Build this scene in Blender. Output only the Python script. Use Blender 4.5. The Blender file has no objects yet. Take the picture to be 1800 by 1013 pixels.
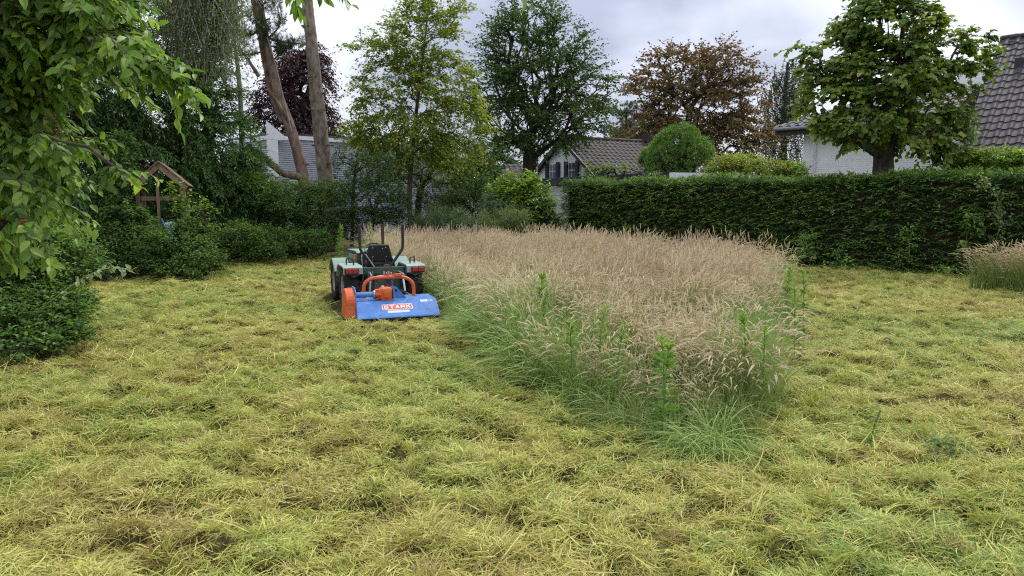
import bpy, bmesh, math, random
import numpy as np
from mathutils import Vector, Matrix, Euler

sc = bpy.context.scene
COL = sc.collection
rng = np.random.default_rng(11)
random.seed(5)

# ------------------------------------------------------------------ camera
CAM_Z = 1.65
PITCH = math.radians(6.85)
cam_d = bpy.data.cameras.new("camera")
cam = bpy.data.objects.new("camera", cam_d)
COL.objects.link(cam)
cam.location = (0, 0, CAM_Z)
cam.rotation_euler = (math.pi / 2 - PITCH, 0, 0)
cam_d.sensor_width = 36
cam_d.lens = 1300 / 1800 * 36
cam_d.clip_start = 0.05
cam_d.clip_end = 2000
sc.camera = cam

# ------------------------------------------------------------------ light
SUN_EL, SUN_AZ = math.radians(52), math.radians(38)      # azimuth from +Y towards +X
world = bpy.data.worlds.new("World")
sc.world = world
world.use_nodes = True
wt = world.node_tree
for n_ in list(wt.nodes):
    wt.nodes.remove(n_)


def nd(t, kind, **kw):
    n = t.nodes.new(kind)
    for k, v in kw.items():
        setattr(n, k, v)
    return n


w_out = nd(wt, "ShaderNodeOutputWorld")
w_bg = nd(wt, "ShaderNodeBackground")
w_sky = nd(wt, "ShaderNodeTexSky", sky_type="NISHITA", sun_disc=False, sun_elevation=SUN_EL, sun_rotation=SUN_AZ)
w_tc = nd(wt, "ShaderNodeTexCoord")
w_sep = nd(wt, "ShaderNodeSeparateXYZ")
w_zc = nd(wt, "ShaderNodeMath", operation="MAXIMUM")
w_zc.inputs[1].default_value = 0.0
w_za = nd(wt, "ShaderNodeMath", operation="ADD")
w_za.inputs[1].default_value = 0.35
w_div = nd(wt, "ShaderNodeVectorMath", operation="DIVIDE")
w_cmb = nd(wt, "ShaderNodeCombineXYZ")
w_n1 = nd(wt, "ShaderNodeTexNoise")
w_n1.inputs["Scale"].default_value = 1.5
w_n1.inputs["Detail"].default_value = 5
w_n1.inputs["Roughness"].default_value = 0.48
w_n1.inputs["Distortion"].default_value = 0.3
w_ramp = nd(wt, "ShaderNodeValToRGB")
cr = w_ramp.color_ramp
cr.elements[0].position = 0.40
cr.elements[0].color = (0.43, 0.47, 0.60, 1)
cr.elements[1].position = 0.60
cr.elements[1].color = (0.88, 0.90, 0.99, 1)
e_ = cr.elements.new(0.5)
e_.color = (0.68, 0.715, 0.85, 1)
# overcast luminance: the zenith is brighter than the horizon
w_gr = nd(wt, "ShaderNodeMapRange")
w_gr.inputs["From Min"].default_value = 0.0
w_gr.inputs["From Max"].default_value = 1.0
w_gr.inputs["To Min"].default_value = 4.6
w_gr.inputs["To Max"].default_value = 16.0
w_sc = nd(wt, "ShaderNodeVectorMath", operation="SCALE")
w_mix = nd(wt, "ShaderNodeMix", data_type="RGBA")
w_mix.inputs["Factor"].default_value = 0.93
L = wt.links.new
L(w_tc.outputs["Generated"], w_sep.inputs[0])
L(w_sep.outputs["Z"], w_zc.inputs[0])
L(w_zc.outputs[0], w_za.inputs[0])
for i_ in range(3):
    L(w_za.outputs[0], w_cmb.inputs[i_])
L(w_tc.outputs["Generated"], w_div.inputs[0])
L(w_cmb.outputs[0], w_div.inputs[1])
L(w_div.outputs[0], w_n1.inputs["Vector"])
L(w_n1.outputs["Fac"], w_ramp.inputs[0])
L(w_zc.outputs[0], w_gr.inputs["Value"])
L(w_ramp.outputs[0], w_sc.inputs[0])
L(w_gr.outputs[0], w_sc.inputs["Scale"])
L(w_sky.outputs[0], w_mix.inputs["A"])
L(w_sc.outputs[0], w_mix.inputs["B"])
L(w_mix.outputs["Result"], w_bg.inputs["Color"])
w_bg.inputs["Strength"].default_value = 0.10
L(w_bg.outputs[0], w_out.inputs[0])

sun_d = bpy.data.lights.new("sun", "SUN")
sun_d.energy = 1.5
sun_d.angle = math.radians(10)
sun_d.color = (1.0, 0.955, 0.88)
sun = bpy.data.objects.new("sun", sun_d)
COL.objects.link(sun)
sd = Vector((math.sin(SUN_AZ) * math.cos(SUN_EL), math.cos(SUN_AZ) * math.cos(SUN_EL), math.sin(SUN_EL)))
sun.rotation_euler = sd.to_track_quat("Z", "Y").to_euler()
sun.location = (6, 10, 40)

vs = sc.view_settings
sc.display_settings.display_device = "sRGB"
vs.view_transform = "Standard"
vs.look = "None"
vs.gamma = 1
vs.use_curve_mapping = False
vs.exposure = 0.82
sc.render.engine = "CYCLES"
sc.cycles.use_denoising = False
sc.cycles.filter_width = 1.15
sc.cycles.denoiser = "OPENIMAGEDENOISE"
sc.cycles.denoising_input_passes = "RGB_ALBEDO_NORMAL"
sc.cycles.max_bounces = 6
sc.cycles.diffuse_bounces = 4
sc.cycles.glossy_bounces = 2
sc.cycles.transmission_bounces = 4
sc.cycles.transparent_max_bounces = 4
sc.cycles.sample_clamp_indirect = 4


# ------------------------------------------------------------------ helpers
def P(px, py, Y):
    """World point that lies in the direction of photo position (px, py) at distance Y ahead."""
    dx = (px - 900) / 1300
    dz = -(py - 506.5) / 1300
    fy = math.cos(PITCH) + dz * math.sin(PITCH)
    fz = -math.sin(PITCH) + dz * math.cos(PITCH)
    s = Y / fy
    return np.array((dx * s, Y, CAM_Z + fz * s))


def G(px, py):
    dz = -(py - 506.5) / 1300
    fy = math.cos(PITCH) + dz * math.sin(PITCH)
    fz = -math.sin(PITCH) + dz * math.cos(PITCH)
    return P(px, py, -CAM_Z / fz * fy)


def nrm(a):
    a = np.asarray(a, float)
    return a / (np.linalg.norm(a, axis=-1, keepdims=True) + 1e-12)


def hash2(ix, iy, seed):
    h = (ix.astype(np.int64) * 374761393 + iy.astype(np.int64) * 668265263 + seed * 974711) & 0x7FFFFFFF
    h = ((h ^ (h >> 13)) * 1274126177) & 0x7FFFFFFF
    return ((h ^ (h >> 16)) & 0xFFFF) / 65535.0


def vnoise(x, y, seed=0):
    x = np.asarray(x, float)
    y = np.asarray(y, float)
    ix, iy = np.floor(x), np.floor(y)
    fx, fy = x - ix, y - iy
    fx = fx * fx * (3 - 2 * fx)
    fy = fy * fy * (3 - 2 * fy)
    a = hash2(ix, iy, seed)
    b = hash2(ix + 1, iy, seed)
    c = hash2(ix, iy + 1, seed)
    d = hash2(ix + 1, iy + 1, seed)
    return (a + (b - a) * fx) * (1 - fy) + (c + (d - c) * fx) * fy      # 0..1


class MB:
    """Collects vertices and faces; build() links them as one mesh object."""

    def __init__(self):
        self.v, self.f, self.t, self.h, self.n = [], [], [], [], 0

    def add(self, v, f, tint=0.5, hgt=0.0, mi=0, smooth=False):
        v = np.asarray(v, np.float32).reshape(-1, 3)
        k = len(v)
        self.v.append(v)
        self.t.append(np.broadcast_to(np.asarray(tint, np.float32), (k,)))
        self.h.append(np.broadcast_to(np.asarray(hgt, np.float32), (k,)))
        if isinstance(f, list):
            groups = {}
            for q in f:
                groups.setdefault(len(q), []).append(q)
            arrs = [np.array(g, np.int64) for g in groups.values()]
        else:
            arrs = [np.asarray(f, np.int64)]
        for a in arrs:
            self.f.append((a + self.n, mi, smooth))
        self.n += k
        return self

    def mesh(self, name, mats, base=(0, 0, 0)):
        me = bpy.data.meshes.new(name)
        v = np.concatenate(self.v) - np.asarray(base, np.float32)
        me.vertices.add(len(v))
        me.vertices.foreach_set("co", v.astype(np.float32).ravel())
        nl = sum(a.size for a, _, _ in self.f)
        npol = sum(len(a) for a, _, _ in self.f)
        me.loops.add(nl)
        me.polygons.add(npol)
        me.loops.foreach_set("vertex_index", np.concatenate([a.ravel() for a, _, _ in self.f]).astype(np.int32))
        tot = np.concatenate([np.full(len(a), a.shape[1]) for a, _, _ in self.f]).astype(np.int32)
        st = np.concatenate([[0], np.cumsum(tot)[:-1]]).astype(np.int32)
        me.polygons.foreach_set("loop_start", st)
        me.polygons.foreach_set("material_index", np.concatenate([np.full(len(a), m) for a, m, _ in self.f]).astype(np.int32))
        me.polygons.foreach_set("use_smooth", np.concatenate([np.full(len(a), s) for a, _, s in self.f]).astype(bool))
        me.update(calc_edges=True)
        for nm, arr in (("tint", self.t), ("hgt", self.h)):
            at = me.attributes.new(nm, "FLOAT", "POINT")
            at.data.foreach_set("value", np.concatenate(arr).astype(np.float32))
        for m in (mats if isinstance(mats, (list, tuple)) else [mats]):
            me.materials.append(m)
        return me

    def build(self, name, mats, parent=None, base=None):
        if base is None:
            root = parent
            while root is not None and root.parent is not None:
                root = root.parent
            base = tuple(root.location) if (root is not None and root.get("_world")) else (0, 0, 0)
        o = bpy.data.objects.new(name, self.mesh(name, mats, base))
        COL.objects.link(o)
        if parent is not None:
            o.parent = parent
        return o


def tag(o, label=None, cat=None, group=None, kind=None):
    if label:
        o["label"] = label
    if cat:
        o["category"] = cat
    if group:
        o["group"] = group
    if kind:
        o["kind"] = kind
    return o


def thing(name, label, cat, loc=(0, 0, 0), rotz=0, group=None, world_coords=False):
    o = bpy.data.objects.new(name, None)
    COL.objects.link(o)
    o.empty_display_size = 0.2
    o.location = [float(c) for c in loc]
    o.rotation_euler = (0, 0, rotz)
    tag(o, label, cat, group)
    if world_coords:
        o["_world"] = 1
    return o


def box(mb, c, s, R=None, bev=0, **kw):
    """Box centred on c, sized s, optionally bevelled and turned by matrix R."""
    bm = bmesh.new()
    bmesh.ops.create_cube(bm, size=1)
    for v in bm.verts:
        v.co = Vector((v.co.x * s[0], v.co.y * s[1], v.co.z * s[2]))
    if bev:
        bmesh.ops.bevel(bm, geom=list(bm.edges), offset=bev, segments=2, affect="EDGES", profile=0.6)
    addbm(mb, bm, c, R, **kw)


def addbm(mb, bm, c=(0, 0, 0), R=None, **kw):
    bm.verts.index_update()
    v = np.array([tuple(x.co) for x in bm.verts])
    if R is not None:
        v = v @ np.array(R.to_3x3()).T
    v = v + np.asarray(c, float)
    mb.add(v, [[x.index for x in f.verts] for f in bm.faces], **kw)
    bm.free()


def frames(pts):
    pts = np.asarray(pts, float)
    T = np.gradient(pts, axis=0)
    T = nrm(T)
    up = np.array((0, 0, 1.0))
    if abs(T[0] @ up) > 0.9:
        up = np.array((1.0, 0, 0))
    A = []
    a = nrm(np.cross(T[0], up))
    for t in T:
        a = nrm(a - t * (a @ t))
        A.append(a)
    A = np.array(A)
    return T, A, np.cross(T, A)


def tube(mb, pts, r, n=8, caps=True, smooth=True, wob=0, **kw):
    pts = np.asarray(pts, float)
    r = np.broadcast_to(np.asarray(r, float), (len(pts),))
    T, A, B = frames(pts)
    th = np.linspace(0, 2 * math.pi, n, endpoint=False)
    rr = r[:, None] * (1 + wob * rng.normal(size=(len(pts), n)))
    v = pts[:, None] + A[:, None] * (np.cos(th)[None, :, None] * rr[..., None]) + B[:, None] * (np.sin(th)[None, :, None] * rr[..., None])
    v = v.reshape(-1, 3)
    f = []
    for i in range(len(pts) - 1):
        for j in range(n):
            j2 = (j + 1) % n
            f.append((i * n + j, i * n + j2, (i + 1) * n + j2, (i + 1) * n + j))
    mb.add(v, np.array(f), smooth=smooth, **kw)
    if caps:
        k = len(pts)
        mb.add(v[:n], [list(range(n))[::-1]], **kw)
        mb.add(v[(k - 1) * n:], [list(range(n))], **kw)


def smooth_path(pts, n=24):
    """Catmull-Rom through the points."""
    p = np.asarray(pts, float)
    p = np.vstack([2 * p[0] - p[1], p, 2 * p[-1] - p[-2]])
    out = []
    m = len(p) - 3
    for q in np.linspace(0, m - 1e-6, n):
        i = int(q)
        t = q - i
        a, b, c, d = p[i:i + 4]
        out.append(0.5 * (2 * b + (c - a) * t + (2 * a - 5 * b + 4 * c - d) * t * t + (3 * b - a - 3 * c + d) * t ** 3))
    return np.array(out)


def prism(mb, poly, w0, w1, axis="x", **kw):
    """2D outline extruded along an axis. axis x: (y,z) outline; y: (x,z); z: (x,y)."""
    poly = np.asarray(poly, float)
    n = len(poly)
    v = np.zeros((2 * n, 3))
    ax = "xyz".index(axis)
    o = [i for i in range(3) if i != ax]
    for k, w in enumerate((w0, w1)):
        v[k * n:(k + 1) * n, o[0]] = poly[:, 0]
        v[k * n:(k + 1) * n, o[1]] = poly[:, 1]
        v[k * n:(k + 1) * n, ax] = w
    f = [list(range(n))[::-1], list(range(n, 2 * n))] + [[i, (i + 1) % n, n + (i + 1) % n, n + i] for i in range(n)]
    mb.add(v, f, **kw)


def lathe(mb, prof, n=24, axis="x", c=(0, 0, 0), smooth=True, closed=False, **kw):
    """prof: list of (along axis, radius)."""
    prof = np.asarray(prof, float)
    k = len(prof)
    th = np.linspace(0, 2 * math.pi, n, endpoint=False)
    v = np.zeros((k, n, 3))
    ax = "xyz".index(axis)
    o = [i for i in range(3) if i != ax]
    v[..., ax] = prof[:, 0:1]
    v[..., o[0]] = prof[:, 1:2] * np.cos(th)
    v[..., o[1]] = prof[:, 1:2] * np.sin(th)
    v = v.reshape(-1, 3) + np.asarray(c, float)
    f = []
    for i in range(k - 1 + (1 if closed else 0)):
        i2 = (i + 1) % k
        for j in range(n):
            j2 = (j + 1) % n
            f.append((i * n + j, i * n + j2, i2 * n + j2, i2 * n + j))
    mb.add(v, np.array(f), smooth=smooth, **kw)


# ------------------------------------------------------------------ materials
def mat_new(name):
    m = bpy.data.materials.new(name)
    m.use_nodes = True
    t = m.node_tree
    for n in list(t.nodes):
        t.nodes.remove(n)
    out = nd(t, "ShaderNodeOutputMaterial")
    return m, t, out


def ramp(t, stops):
    r = nd(t, "ShaderNodeValToRGB")
    e = r.color_ramp.elements
    while len(e) > 1:
        e.remove(e[-1])
    e[0].position, e[0].color = stops[0][0], (*stops[0][1], 1)
    for p, c in stops[1:]:
        q = e.new(p)
        q.color = (*c, 1)
    return r


def leaf_mat(name, stops, trans=0.35, rough=0.45, spec=0.35, patch=0.0, tcol=(1.15, 1.25, 0.55), pscale=0.8):
    """Leaf: colour picked per leaf from the ramp, part of the light passes through the blade."""
    m, t, out = mat_new(name)
    at = nd(t, "ShaderNodeAttribute", attribute_name="tint")
    fac = at.outputs["Fac"]
    if patch:
        g = nd(t, "ShaderNodeNewGeometry")
        nz = nd(t, "ShaderNodeTexNoise")
        nz.inputs["Scale"].default_value = pscale
        nz.inputs["Detail"].default_value = 2
        t.links.new(g.outputs["Position"], nz.inputs["Vector"])
        s = nd(t, "ShaderNodeMath", operation="SUBTRACT")
        s.inputs[1].default_value = 0.5
        t.links.new(nz.outputs["Fac"], s.inputs[0])
        ma = nd(t, "ShaderNodeMath", operation="MULTIPLY_ADD")
        ma.inputs[1].default_value = patch * 2
        t.links.new(s.outputs[0], ma.inputs[0])
        t.links.new(fac, ma.inputs[2])
        fac = ma.outputs[0]
    r = ramp(t, stops)
    t.links.new(fac, r.inputs[0])
    p = nd(t, "ShaderNodeBsdfPrincipled")
    p.inputs["Roughness"].default_value = rough
    p.inputs["Specular IOR Level"].default_value = spec
    t.links.new(r.outputs[0], p.inputs["Base Color"])
    tr = nd(t, "ShaderNodeBsdfTranslucent")
    mu = nd(t, "ShaderNodeMix", data_type="RGBA", blend_type="MULTIPLY")
    mu.inputs["Factor"].default_value = 1
    mu.inputs["B"].default_value = (*tcol, 1)
    t.links.new(r.outputs[0], mu.inputs["A"])
    t.links.new(mu.outputs["Result"], tr.inputs["Color"])
    mx = nd(t, "ShaderNodeMixShader")
    mx.inputs[0].default_value = trans
    t.links.new(p.outputs[0], mx.inputs[1])
    t.links.new(tr.outputs[0], mx.inputs[2])
    t.links.new(mx.outputs[0], out.inputs[0])
    return m


def noisy_mat(name, c0, c1, scale=6, rough=0.8, spec=0.2, metal=0, bump=0.0, stretch=(1, 1, 1), lo=0.35, hi=0.65, detail=5, bdist=0.02, coat=0):
    m, t, out = mat_new(name)
    tc = nd(t, "ShaderNodeTexCoord")
    mp = nd(t, "ShaderNodeMapping")
    mp.inputs["Scale"].default_value = stretch
    t.links.new(tc.outputs["Object"], mp.inputs[0])
    nz = nd(t, "ShaderNodeTexNoise")
    nz.inputs["Scale"].default_value = scale
    nz.inputs["Detail"].default_value = detail
    nz.inputs["Roughness"].default_value = 0.6
    t.links.new(mp.outputs[0], nz.inputs["Vector"])
    r = ramp(t, [(lo, c0), (hi, c1)])
    t.links.new(nz.outputs["Fac"], r.inputs[0])
    p = nd(t, "ShaderNodeBsdfPrincipled")
    p.inputs["Roughness"].default_value = rough
    p.inputs["Specular IOR Level"].default_value = spec
    p.inputs["Metallic"].default_value = metal
    p.inputs["Coat Weight"].default_value = coat
    t.links.new(r.outputs[0], p.inputs["Base Color"])
    if bump:
        b = nd(t, "ShaderNodeBump")
        b.inputs["Strength"].default_value = bump
        b.inputs["Distance"].default_value = bdist
        t.links.new(nz.outputs["Fac"], b.inputs["Height"])
        t.links.new(b.outputs[0], p.inputs["Normal"])
    t.links.new(p.outputs[0], out.inputs[0])
    return m


def dusty_mat(name, c, dust=(0.23, 0.20, 0.14), amt=0.45, rough=0.5, spec=0.35):
    """Worn paint: fine tone drift, blotches of dry dust, scuffs."""
    m, t, out = mat_new(name)
    tc = nd(t, "ShaderNodeTexCoord")
    a = nd(t, "ShaderNodeTexNoise")
    a.inputs["Scale"].default_value = 5.5
    a.inputs["Detail"].default_value = 8
    a.inputs["Roughness"].default_value = 0.72
    b = nd(t, "ShaderNodeTexNoise")
    b.inputs["Scale"].default_value = 38
    b.inputs["Detail"].default_value = 4
    t.links.new(tc.outputs["Object"], a.inputs["Vector"])
    t.links.new(tc.outputs["Object"], b.inputs["Vector"])
    r1 = ramp(t, [(0.3, tuple(x * 0.78 for x in c)), (0.7, tuple(min(1, x * 1.12) for x in c))])
    t.links.new(a.outputs["Fac"], r1.inputs[0])
    ad = nd(t, "ShaderNodeMath", operation="MULTIPLY_ADD")
    ad.inputs[1].default_value = 0.5
    t.links.new(b.outputs["Fac"], ad.inputs[0])
    t.links.new(a.outputs["Fac"], ad.inputs[2])
    mr = nd(t, "ShaderNodeMapRange")
    mr.inputs["From Min"].default_value = 0.70
    mr.inputs["From Max"].default_value = 0.98
    mr.inputs["To Max"].default_value = amt
    t.links.new(ad.outputs[0], mr.inputs["Value"])
    mx = nd(t, "ShaderNodeMix", data_type="RGBA")
    mx.inputs["B"].default_value = (*dust, 1)
    t.links.new(mr.outputs[0], mx.inputs["Factor"])
    t.links.new(r1.outputs[0], mx.inputs["A"])
    p = nd(t, "ShaderNodeBsdfPrincipled")
    p.inputs["Specular IOR Level"].default_value = spec
    rr = nd(t, "ShaderNodeMapRange")
    rr.inputs["To Min"].default_value = rough
    rr.inputs["To Max"].default_value = 0.9
    t.links.new(mr.outputs[0], rr.inputs["Value"])
    t.links.new(rr.outputs[0], p.inputs["Roughness"])
    t.links.new(mx.outputs["Result"], p.inputs["Base Color"])
    t.links.new(p.outputs[0], out.inputs[0])
    return m


def flat_mat(name, c, rough=0.6, spec=0.3, metal=0, var=0.12, scale=9, coat=0):
    c0 = tuple(x * (1 - var) for x in c)
    c1 = tuple(min(1, x * (1 + var)) for x in c)
    return noisy_mat(name, c0, c1, scale, rough, spec, metal, coat=coat)


def grass_mat(name, low, high, rnd_amt=0.5, trans=0.3, rough=0.55, spec=0.25):
    """Blade colour: ramp 'low' near the root, ramp 'high' at the top, both indexed by tint + per-tuft random."""
    m, t, out = mat_new(name)
    a1 = nd(t, "ShaderNodeAttribute", attribute_name="tint")
    a2 = nd(t, "ShaderNodeAttribute", attribute_name="hgt")
    a3 = nd(t, "ShaderNodeAttribute", attribute_name="rnd", attribute_type="INSTANCER")
    ma = nd(t, "ShaderNodeMath", operation="MULTIPLY_ADD")
    ma.inputs[1].default_value = rnd_amt
    t.links.new(a3.outputs["Fac"], ma.inputs[0])
    sb = nd(t, "ShaderNodeMath", operation="ADD")
    sb.inputs[1].default_value = -rnd_amt / 2
    t.links.new(a1.outputs["Fac"], sb.inputs[0])
    t.links.new(sb.outputs[0], ma.inputs[2])
    r1, r2 = ramp(t, low), ramp(t, high)
    t.links.new(ma.outputs[0], r1.inputs[0])
    t.links.new(ma.outputs[0], r2.inputs[0])
    mx = nd(t, "ShaderNodeMix", data_type="RGBA")
    t.links.new(a2.outputs["Fac"], mx.inputs["Factor"])
    t.links.new(r1.outputs[0], mx.inputs["A"])
    t.links.new(r2.outputs[0], mx.inputs["B"])
    p = nd(t, "ShaderNodeBsdfPrincipled")
    p.inputs["Roughness"].default_value = rough
    p.inputs["Specular IOR Level"].default_value = spec
    t.links.new(mx.outputs["Result"], p.inputs["Base Color"])
    tr = nd(t, "ShaderNodeBsdfTranslucent")
    t.links.new(mx.outputs["Result"], tr.inputs["Color"])
    ms = nd(t, "ShaderNodeMixShader")
    ms.inputs[0].default_value = trans
    t.links.new(p.outputs[0], ms.inputs[1])
    t.links.new(tr.outputs[0], ms.inputs[2])
    t.links.new(ms.outputs[0], out.inputs[0])
    return m


# ------------------------------------------------------------------ plants
def leaves(mb, pos, t, n, Ln, Wd, fold=0.18, bend=0.12, tint=0.5, shape="diamond"):
    """Leaf blades: root at pos, axis t, face normal n (arrays)."""
    k = len(pos)
    t = nrm(t)
    n = nrm(n - t * np.sum(n * t, 1, keepdims=True))
    s = np.cross(t, n)
    Ln = np.broadcast_to(np.asarray(Ln, float), (k,))[:, None]
    Wd = np.broadcast_to(np.asarray(Wd, float), (k,))[:, None]
    i = np.arange(k)[:, None]
    if shape == "diamond":
        v = np.stack([pos, pos + t * Ln * 0.42 + s * Wd / 2 + n * fold * Wd, pos + t * Ln - n * bend * Ln,
                      pos + t * Ln * 0.42 - s * Wd / 2 + n * fold * Wd], 1)
        f = np.concatenate([i * 4 + np.array((0, 1, 2)), i * 4 + np.array((0, 2, 3))])
        m = 4
        mb.add(v.reshape(-1, 3), f, tint=np.repeat(np.broadcast_to(tint, (k,)), m))
    else:
        # ovate blade with a raised fold each side of the midrib and a drooping point
        w = ((0.10, 0.26), (0.36, 0.5), (0.68, 0.36))
        v = [pos]
        for a, b in w:
            d = t * Ln * a - n * bend * Ln * a * a
            v += [pos + d + s * Wd * b + n * fold * Wd * b * 2, pos + d, pos + d - s * Wd * b + n * fold * Wd * b * 2]
        v.append(pos + t * Ln - n * bend * Ln)
        v = np.stack(v, 1)
        q = [(1, 4, 5, 2), (2, 5, 6, 3), (4, 7, 8, 5), (5, 8, 9, 6)]
        tr = [(0, 1, 2), (0, 2, 3), (7, 10, 8), (8, 10, 9)]
        fq = np.concatenate([i * 11 + np.array(x) for x in q])
        ft = np.concatenate([i * 11 + np.array(x) for x in tr])
        mb.add(v.reshape(-1, 3), fq, tint=np.repeat(np.broadcast_to(tint, (k,)), 11))
        mb.f.append((ft + (mb.n - 11 * k), 0, False))


def sample_blobs(blobs, n, shell=0.6):
    """Points in a union of ellipsoids (c, r, weight), biased outwards."""
    vol = np.array([b[2] * (b[1][0] * b[1][1] * b[1][2]) ** 0.75 for b in blobs])
    idx = rng.choice(len(blobs), n, p=vol / vol.sum())
    d = nrm(rng.normal(size=(n, 3)))
    u = rng.random(n)
    r = np.where(rng.random(n) < shell, 0.72 + 0.3 * u, u ** (1 / 3))
    c = np.array([b[0] for b in blobs])[idx]
    rr = np.array([b[1] for b in blobs])[idx]
    return c + d * r[:, None] * rr


def blob(px, py, rx, ry, Y, depth=None, w=1.0):
    c = P(px, py, Y)
    a, b = rx * Y / 1300, ry * Y / 1300
    return (c, np.array((a, depth if depth else a, b)), w)


def skeleton(trunk, tips, wpath=0.35, up=0.0, r_trunk=0.2, expo=2.3, zmin=None):
    """Join every tip to the growing tree by its cheapest path; pipe-model radii."""
    nodes = [np.array(p, float) for p in trunk]
    par = [-1] + list(range(len(trunk) - 1))
    plen = [0.0]
    for i in range(1, len(nodes)):
        plen.append(plen[-1] + 0.6 * np.linalg.norm(nodes[i] - nodes[i - 1]))
    top = nodes[-1]
    order = np.argsort(np.linalg.norm(tips - np.asarray(trunk).mean(0), axis=1))
    tipn = []
    N = np.array(nodes)
    pl = np.array(plen)
    ok = np.array([(zmin is None or p[2] >= zmin) for p in nodes])
    for k in order:
        a = tips[k]
        dv = a - N
        d = np.linalg.norm(dv, axis=1) + 1e-6
        rise = dv[:, 2] / d
        cost = d + wpath * pl + up * d * np.clip(0.35 - rise, 0, 2)
        cost = np.where(ok, cost, 1e9)
        j = int(np.argmin(cost))
        dist = d[j]
        nsub = 1 if dist < 0.35 else (2 if dist < 1.2 else 3)
        cur = j
        base = N[j]
        new, npl = [], []
        for q in range(1, nsub + 1):
            f = q / nsub
            p = base + (a - base) * f
            if q < nsub:
                p = p + rng.normal(size=3) * 0.05 * dist + np.array((0, 0, 0.10 * dist * math.sin(f * math.pi)))
            par.append(cur)
            cur = len(N) + len(new)
            new.append(p)
            npl.append(pl[j] + dist * f)
        tipn.append((k, cur))
        N = np.vstack([N, new])
        pl = np.concatenate([pl, npl])
        ok = np.concatenate([ok, np.ones(len(new), bool)])
    par = np.array(par)
    acc = np.zeros(len(N))
    for _, i in tipn:
        acc[i] += 1
    for i in range(len(N) - 1, 0, -1):
        acc[par[i]] += acc[i]
    acc[acc == 0] = 0.5
    r = acc ** (1 / expo)
    r = r * (r_trunk / r[0])
    return N, par, np.maximum(r, 0.004), dict(tipn)


def limbs(mb, N, par, r, skip=0, n=5):
    idx = np.arange(len(N))
    idx = idx[(par >= 0) & (idx >= skip)]
    a, b = N[par[idx]], N[idx]
    ra, rb = np.minimum(r[par[idx]], r[idx] * 1.35), r[idx]
    t = nrm(b - a)
    ref = np.where(np.abs(t[:, 2:3]) > 0.9, np.array((1.0, 0, 0)), np.array((0, 0, 1.0)))
    A = nrm(np.cross(t, ref))
    B = np.cross(t, A)
    th = np.linspace(0, 2 * math.pi, n, endpoint=False)
    ring = A[:, None] * np.cos(th)[None, :, None] + B[:, None] * np.sin(th)[None, :, None]
    v = np.concatenate([a[:, None] + ring * ra[:, None, None], b[:, None] + ring * rb[:, None, None]], 1)
    k = np.arange(len(idx))[:, None] * 2 * n
    f = np.concatenate([k + np.array((j, (j + 1) % n, n + (j + 1) % n, n + j)) for j in range(n)])
    mb.add(v.reshape(-1, 3), f, smooth=True)


def sprays(mb, tips, out, twigs, n, tl, leaf, droop=0.3, spread=0.8, jit=0.03, flat=0.6, shape="diamond",
           bend=0.12, side=0.8, fold=0.18, tint=None, wood=None, tipbright=0.0, tsd=0.22):
    """Leafy twigs round every tip; leaf=(length, width)."""
    T = len(tips)
    tw = nrm(out[:, None] * 1.0 + rng.normal(size=(T, twigs, 3)) * spread * np.array((1, 1, flat)) + np.array((0, 0, -droop * 0.6)))
    ln = tl * (0.6 + 0.7 * rng.random((T, twigs)))
    f = (np.arange(n) + 0.6) / n
    f = f[None, None] + rng.normal(size=(T, twigs, n)) * 0.04
    pos = tips[:, None, None] + tw[:, :, None] * (ln[..., None] * f)[..., None]
    pos = pos + np.array((0, 0, -1.0)) * (droop * ln[..., None] * f * f)[..., None]
    pos = pos + rng.normal(size=pos.shape) * jit
    sd = nrm(np.cross(tw, np.array((0, 0, 1.0))) + 1e-6)
    sgn = np.where(np.arange(n) % 2 == 0, 1.0, -1.0)[None, None, :, None]
    d = tw[:, :, None] * 0.7 + sd[:, :, None] * sgn * side + rng.normal(size=pos.shape) * 0.3 + np.array((0, 0, -droop * 0.8))
    nn = np.array((0, 0, 1.0)) + rng.normal(size=pos.shape) * (0.30 + 0.4 * (1 - flat)) + tw[:, :, None] * 0.2
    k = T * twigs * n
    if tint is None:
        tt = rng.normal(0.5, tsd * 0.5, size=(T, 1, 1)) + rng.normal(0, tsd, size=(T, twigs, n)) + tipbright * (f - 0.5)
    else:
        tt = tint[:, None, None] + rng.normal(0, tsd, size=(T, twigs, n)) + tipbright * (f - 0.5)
    sz = 0.7 + 0.55 * rng.random(k)
    leaves(mb, pos.reshape(-1, 3), d.reshape(-1, 3), nn.reshape(-1, 3), leaf[0] * sz, leaf[1] * sz, fold, bend,
           np.clip(tt.reshape(-1), 0.0, 1.0), shape)
    if wood is not None:
        a = np.repeat(tips[:, None], twigs, 1).reshape(-1, 3)
        b = (tips[:, None] + tw * ln[..., None] - np.array((0, 0, 1.0)) * (droop * ln)[..., None]).reshape(-1, 3)
        Nn = np.concatenate([a, b])
        m_ = len(a)
        pr = np.concatenate([np.full(m_, -1), np.arange(m_)])
        rr = np.concatenate([np.full(m_, 0.006), np.full(m_, 0.003)])
        limbs(wood, Nn, pr, rr, n=3)


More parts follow.
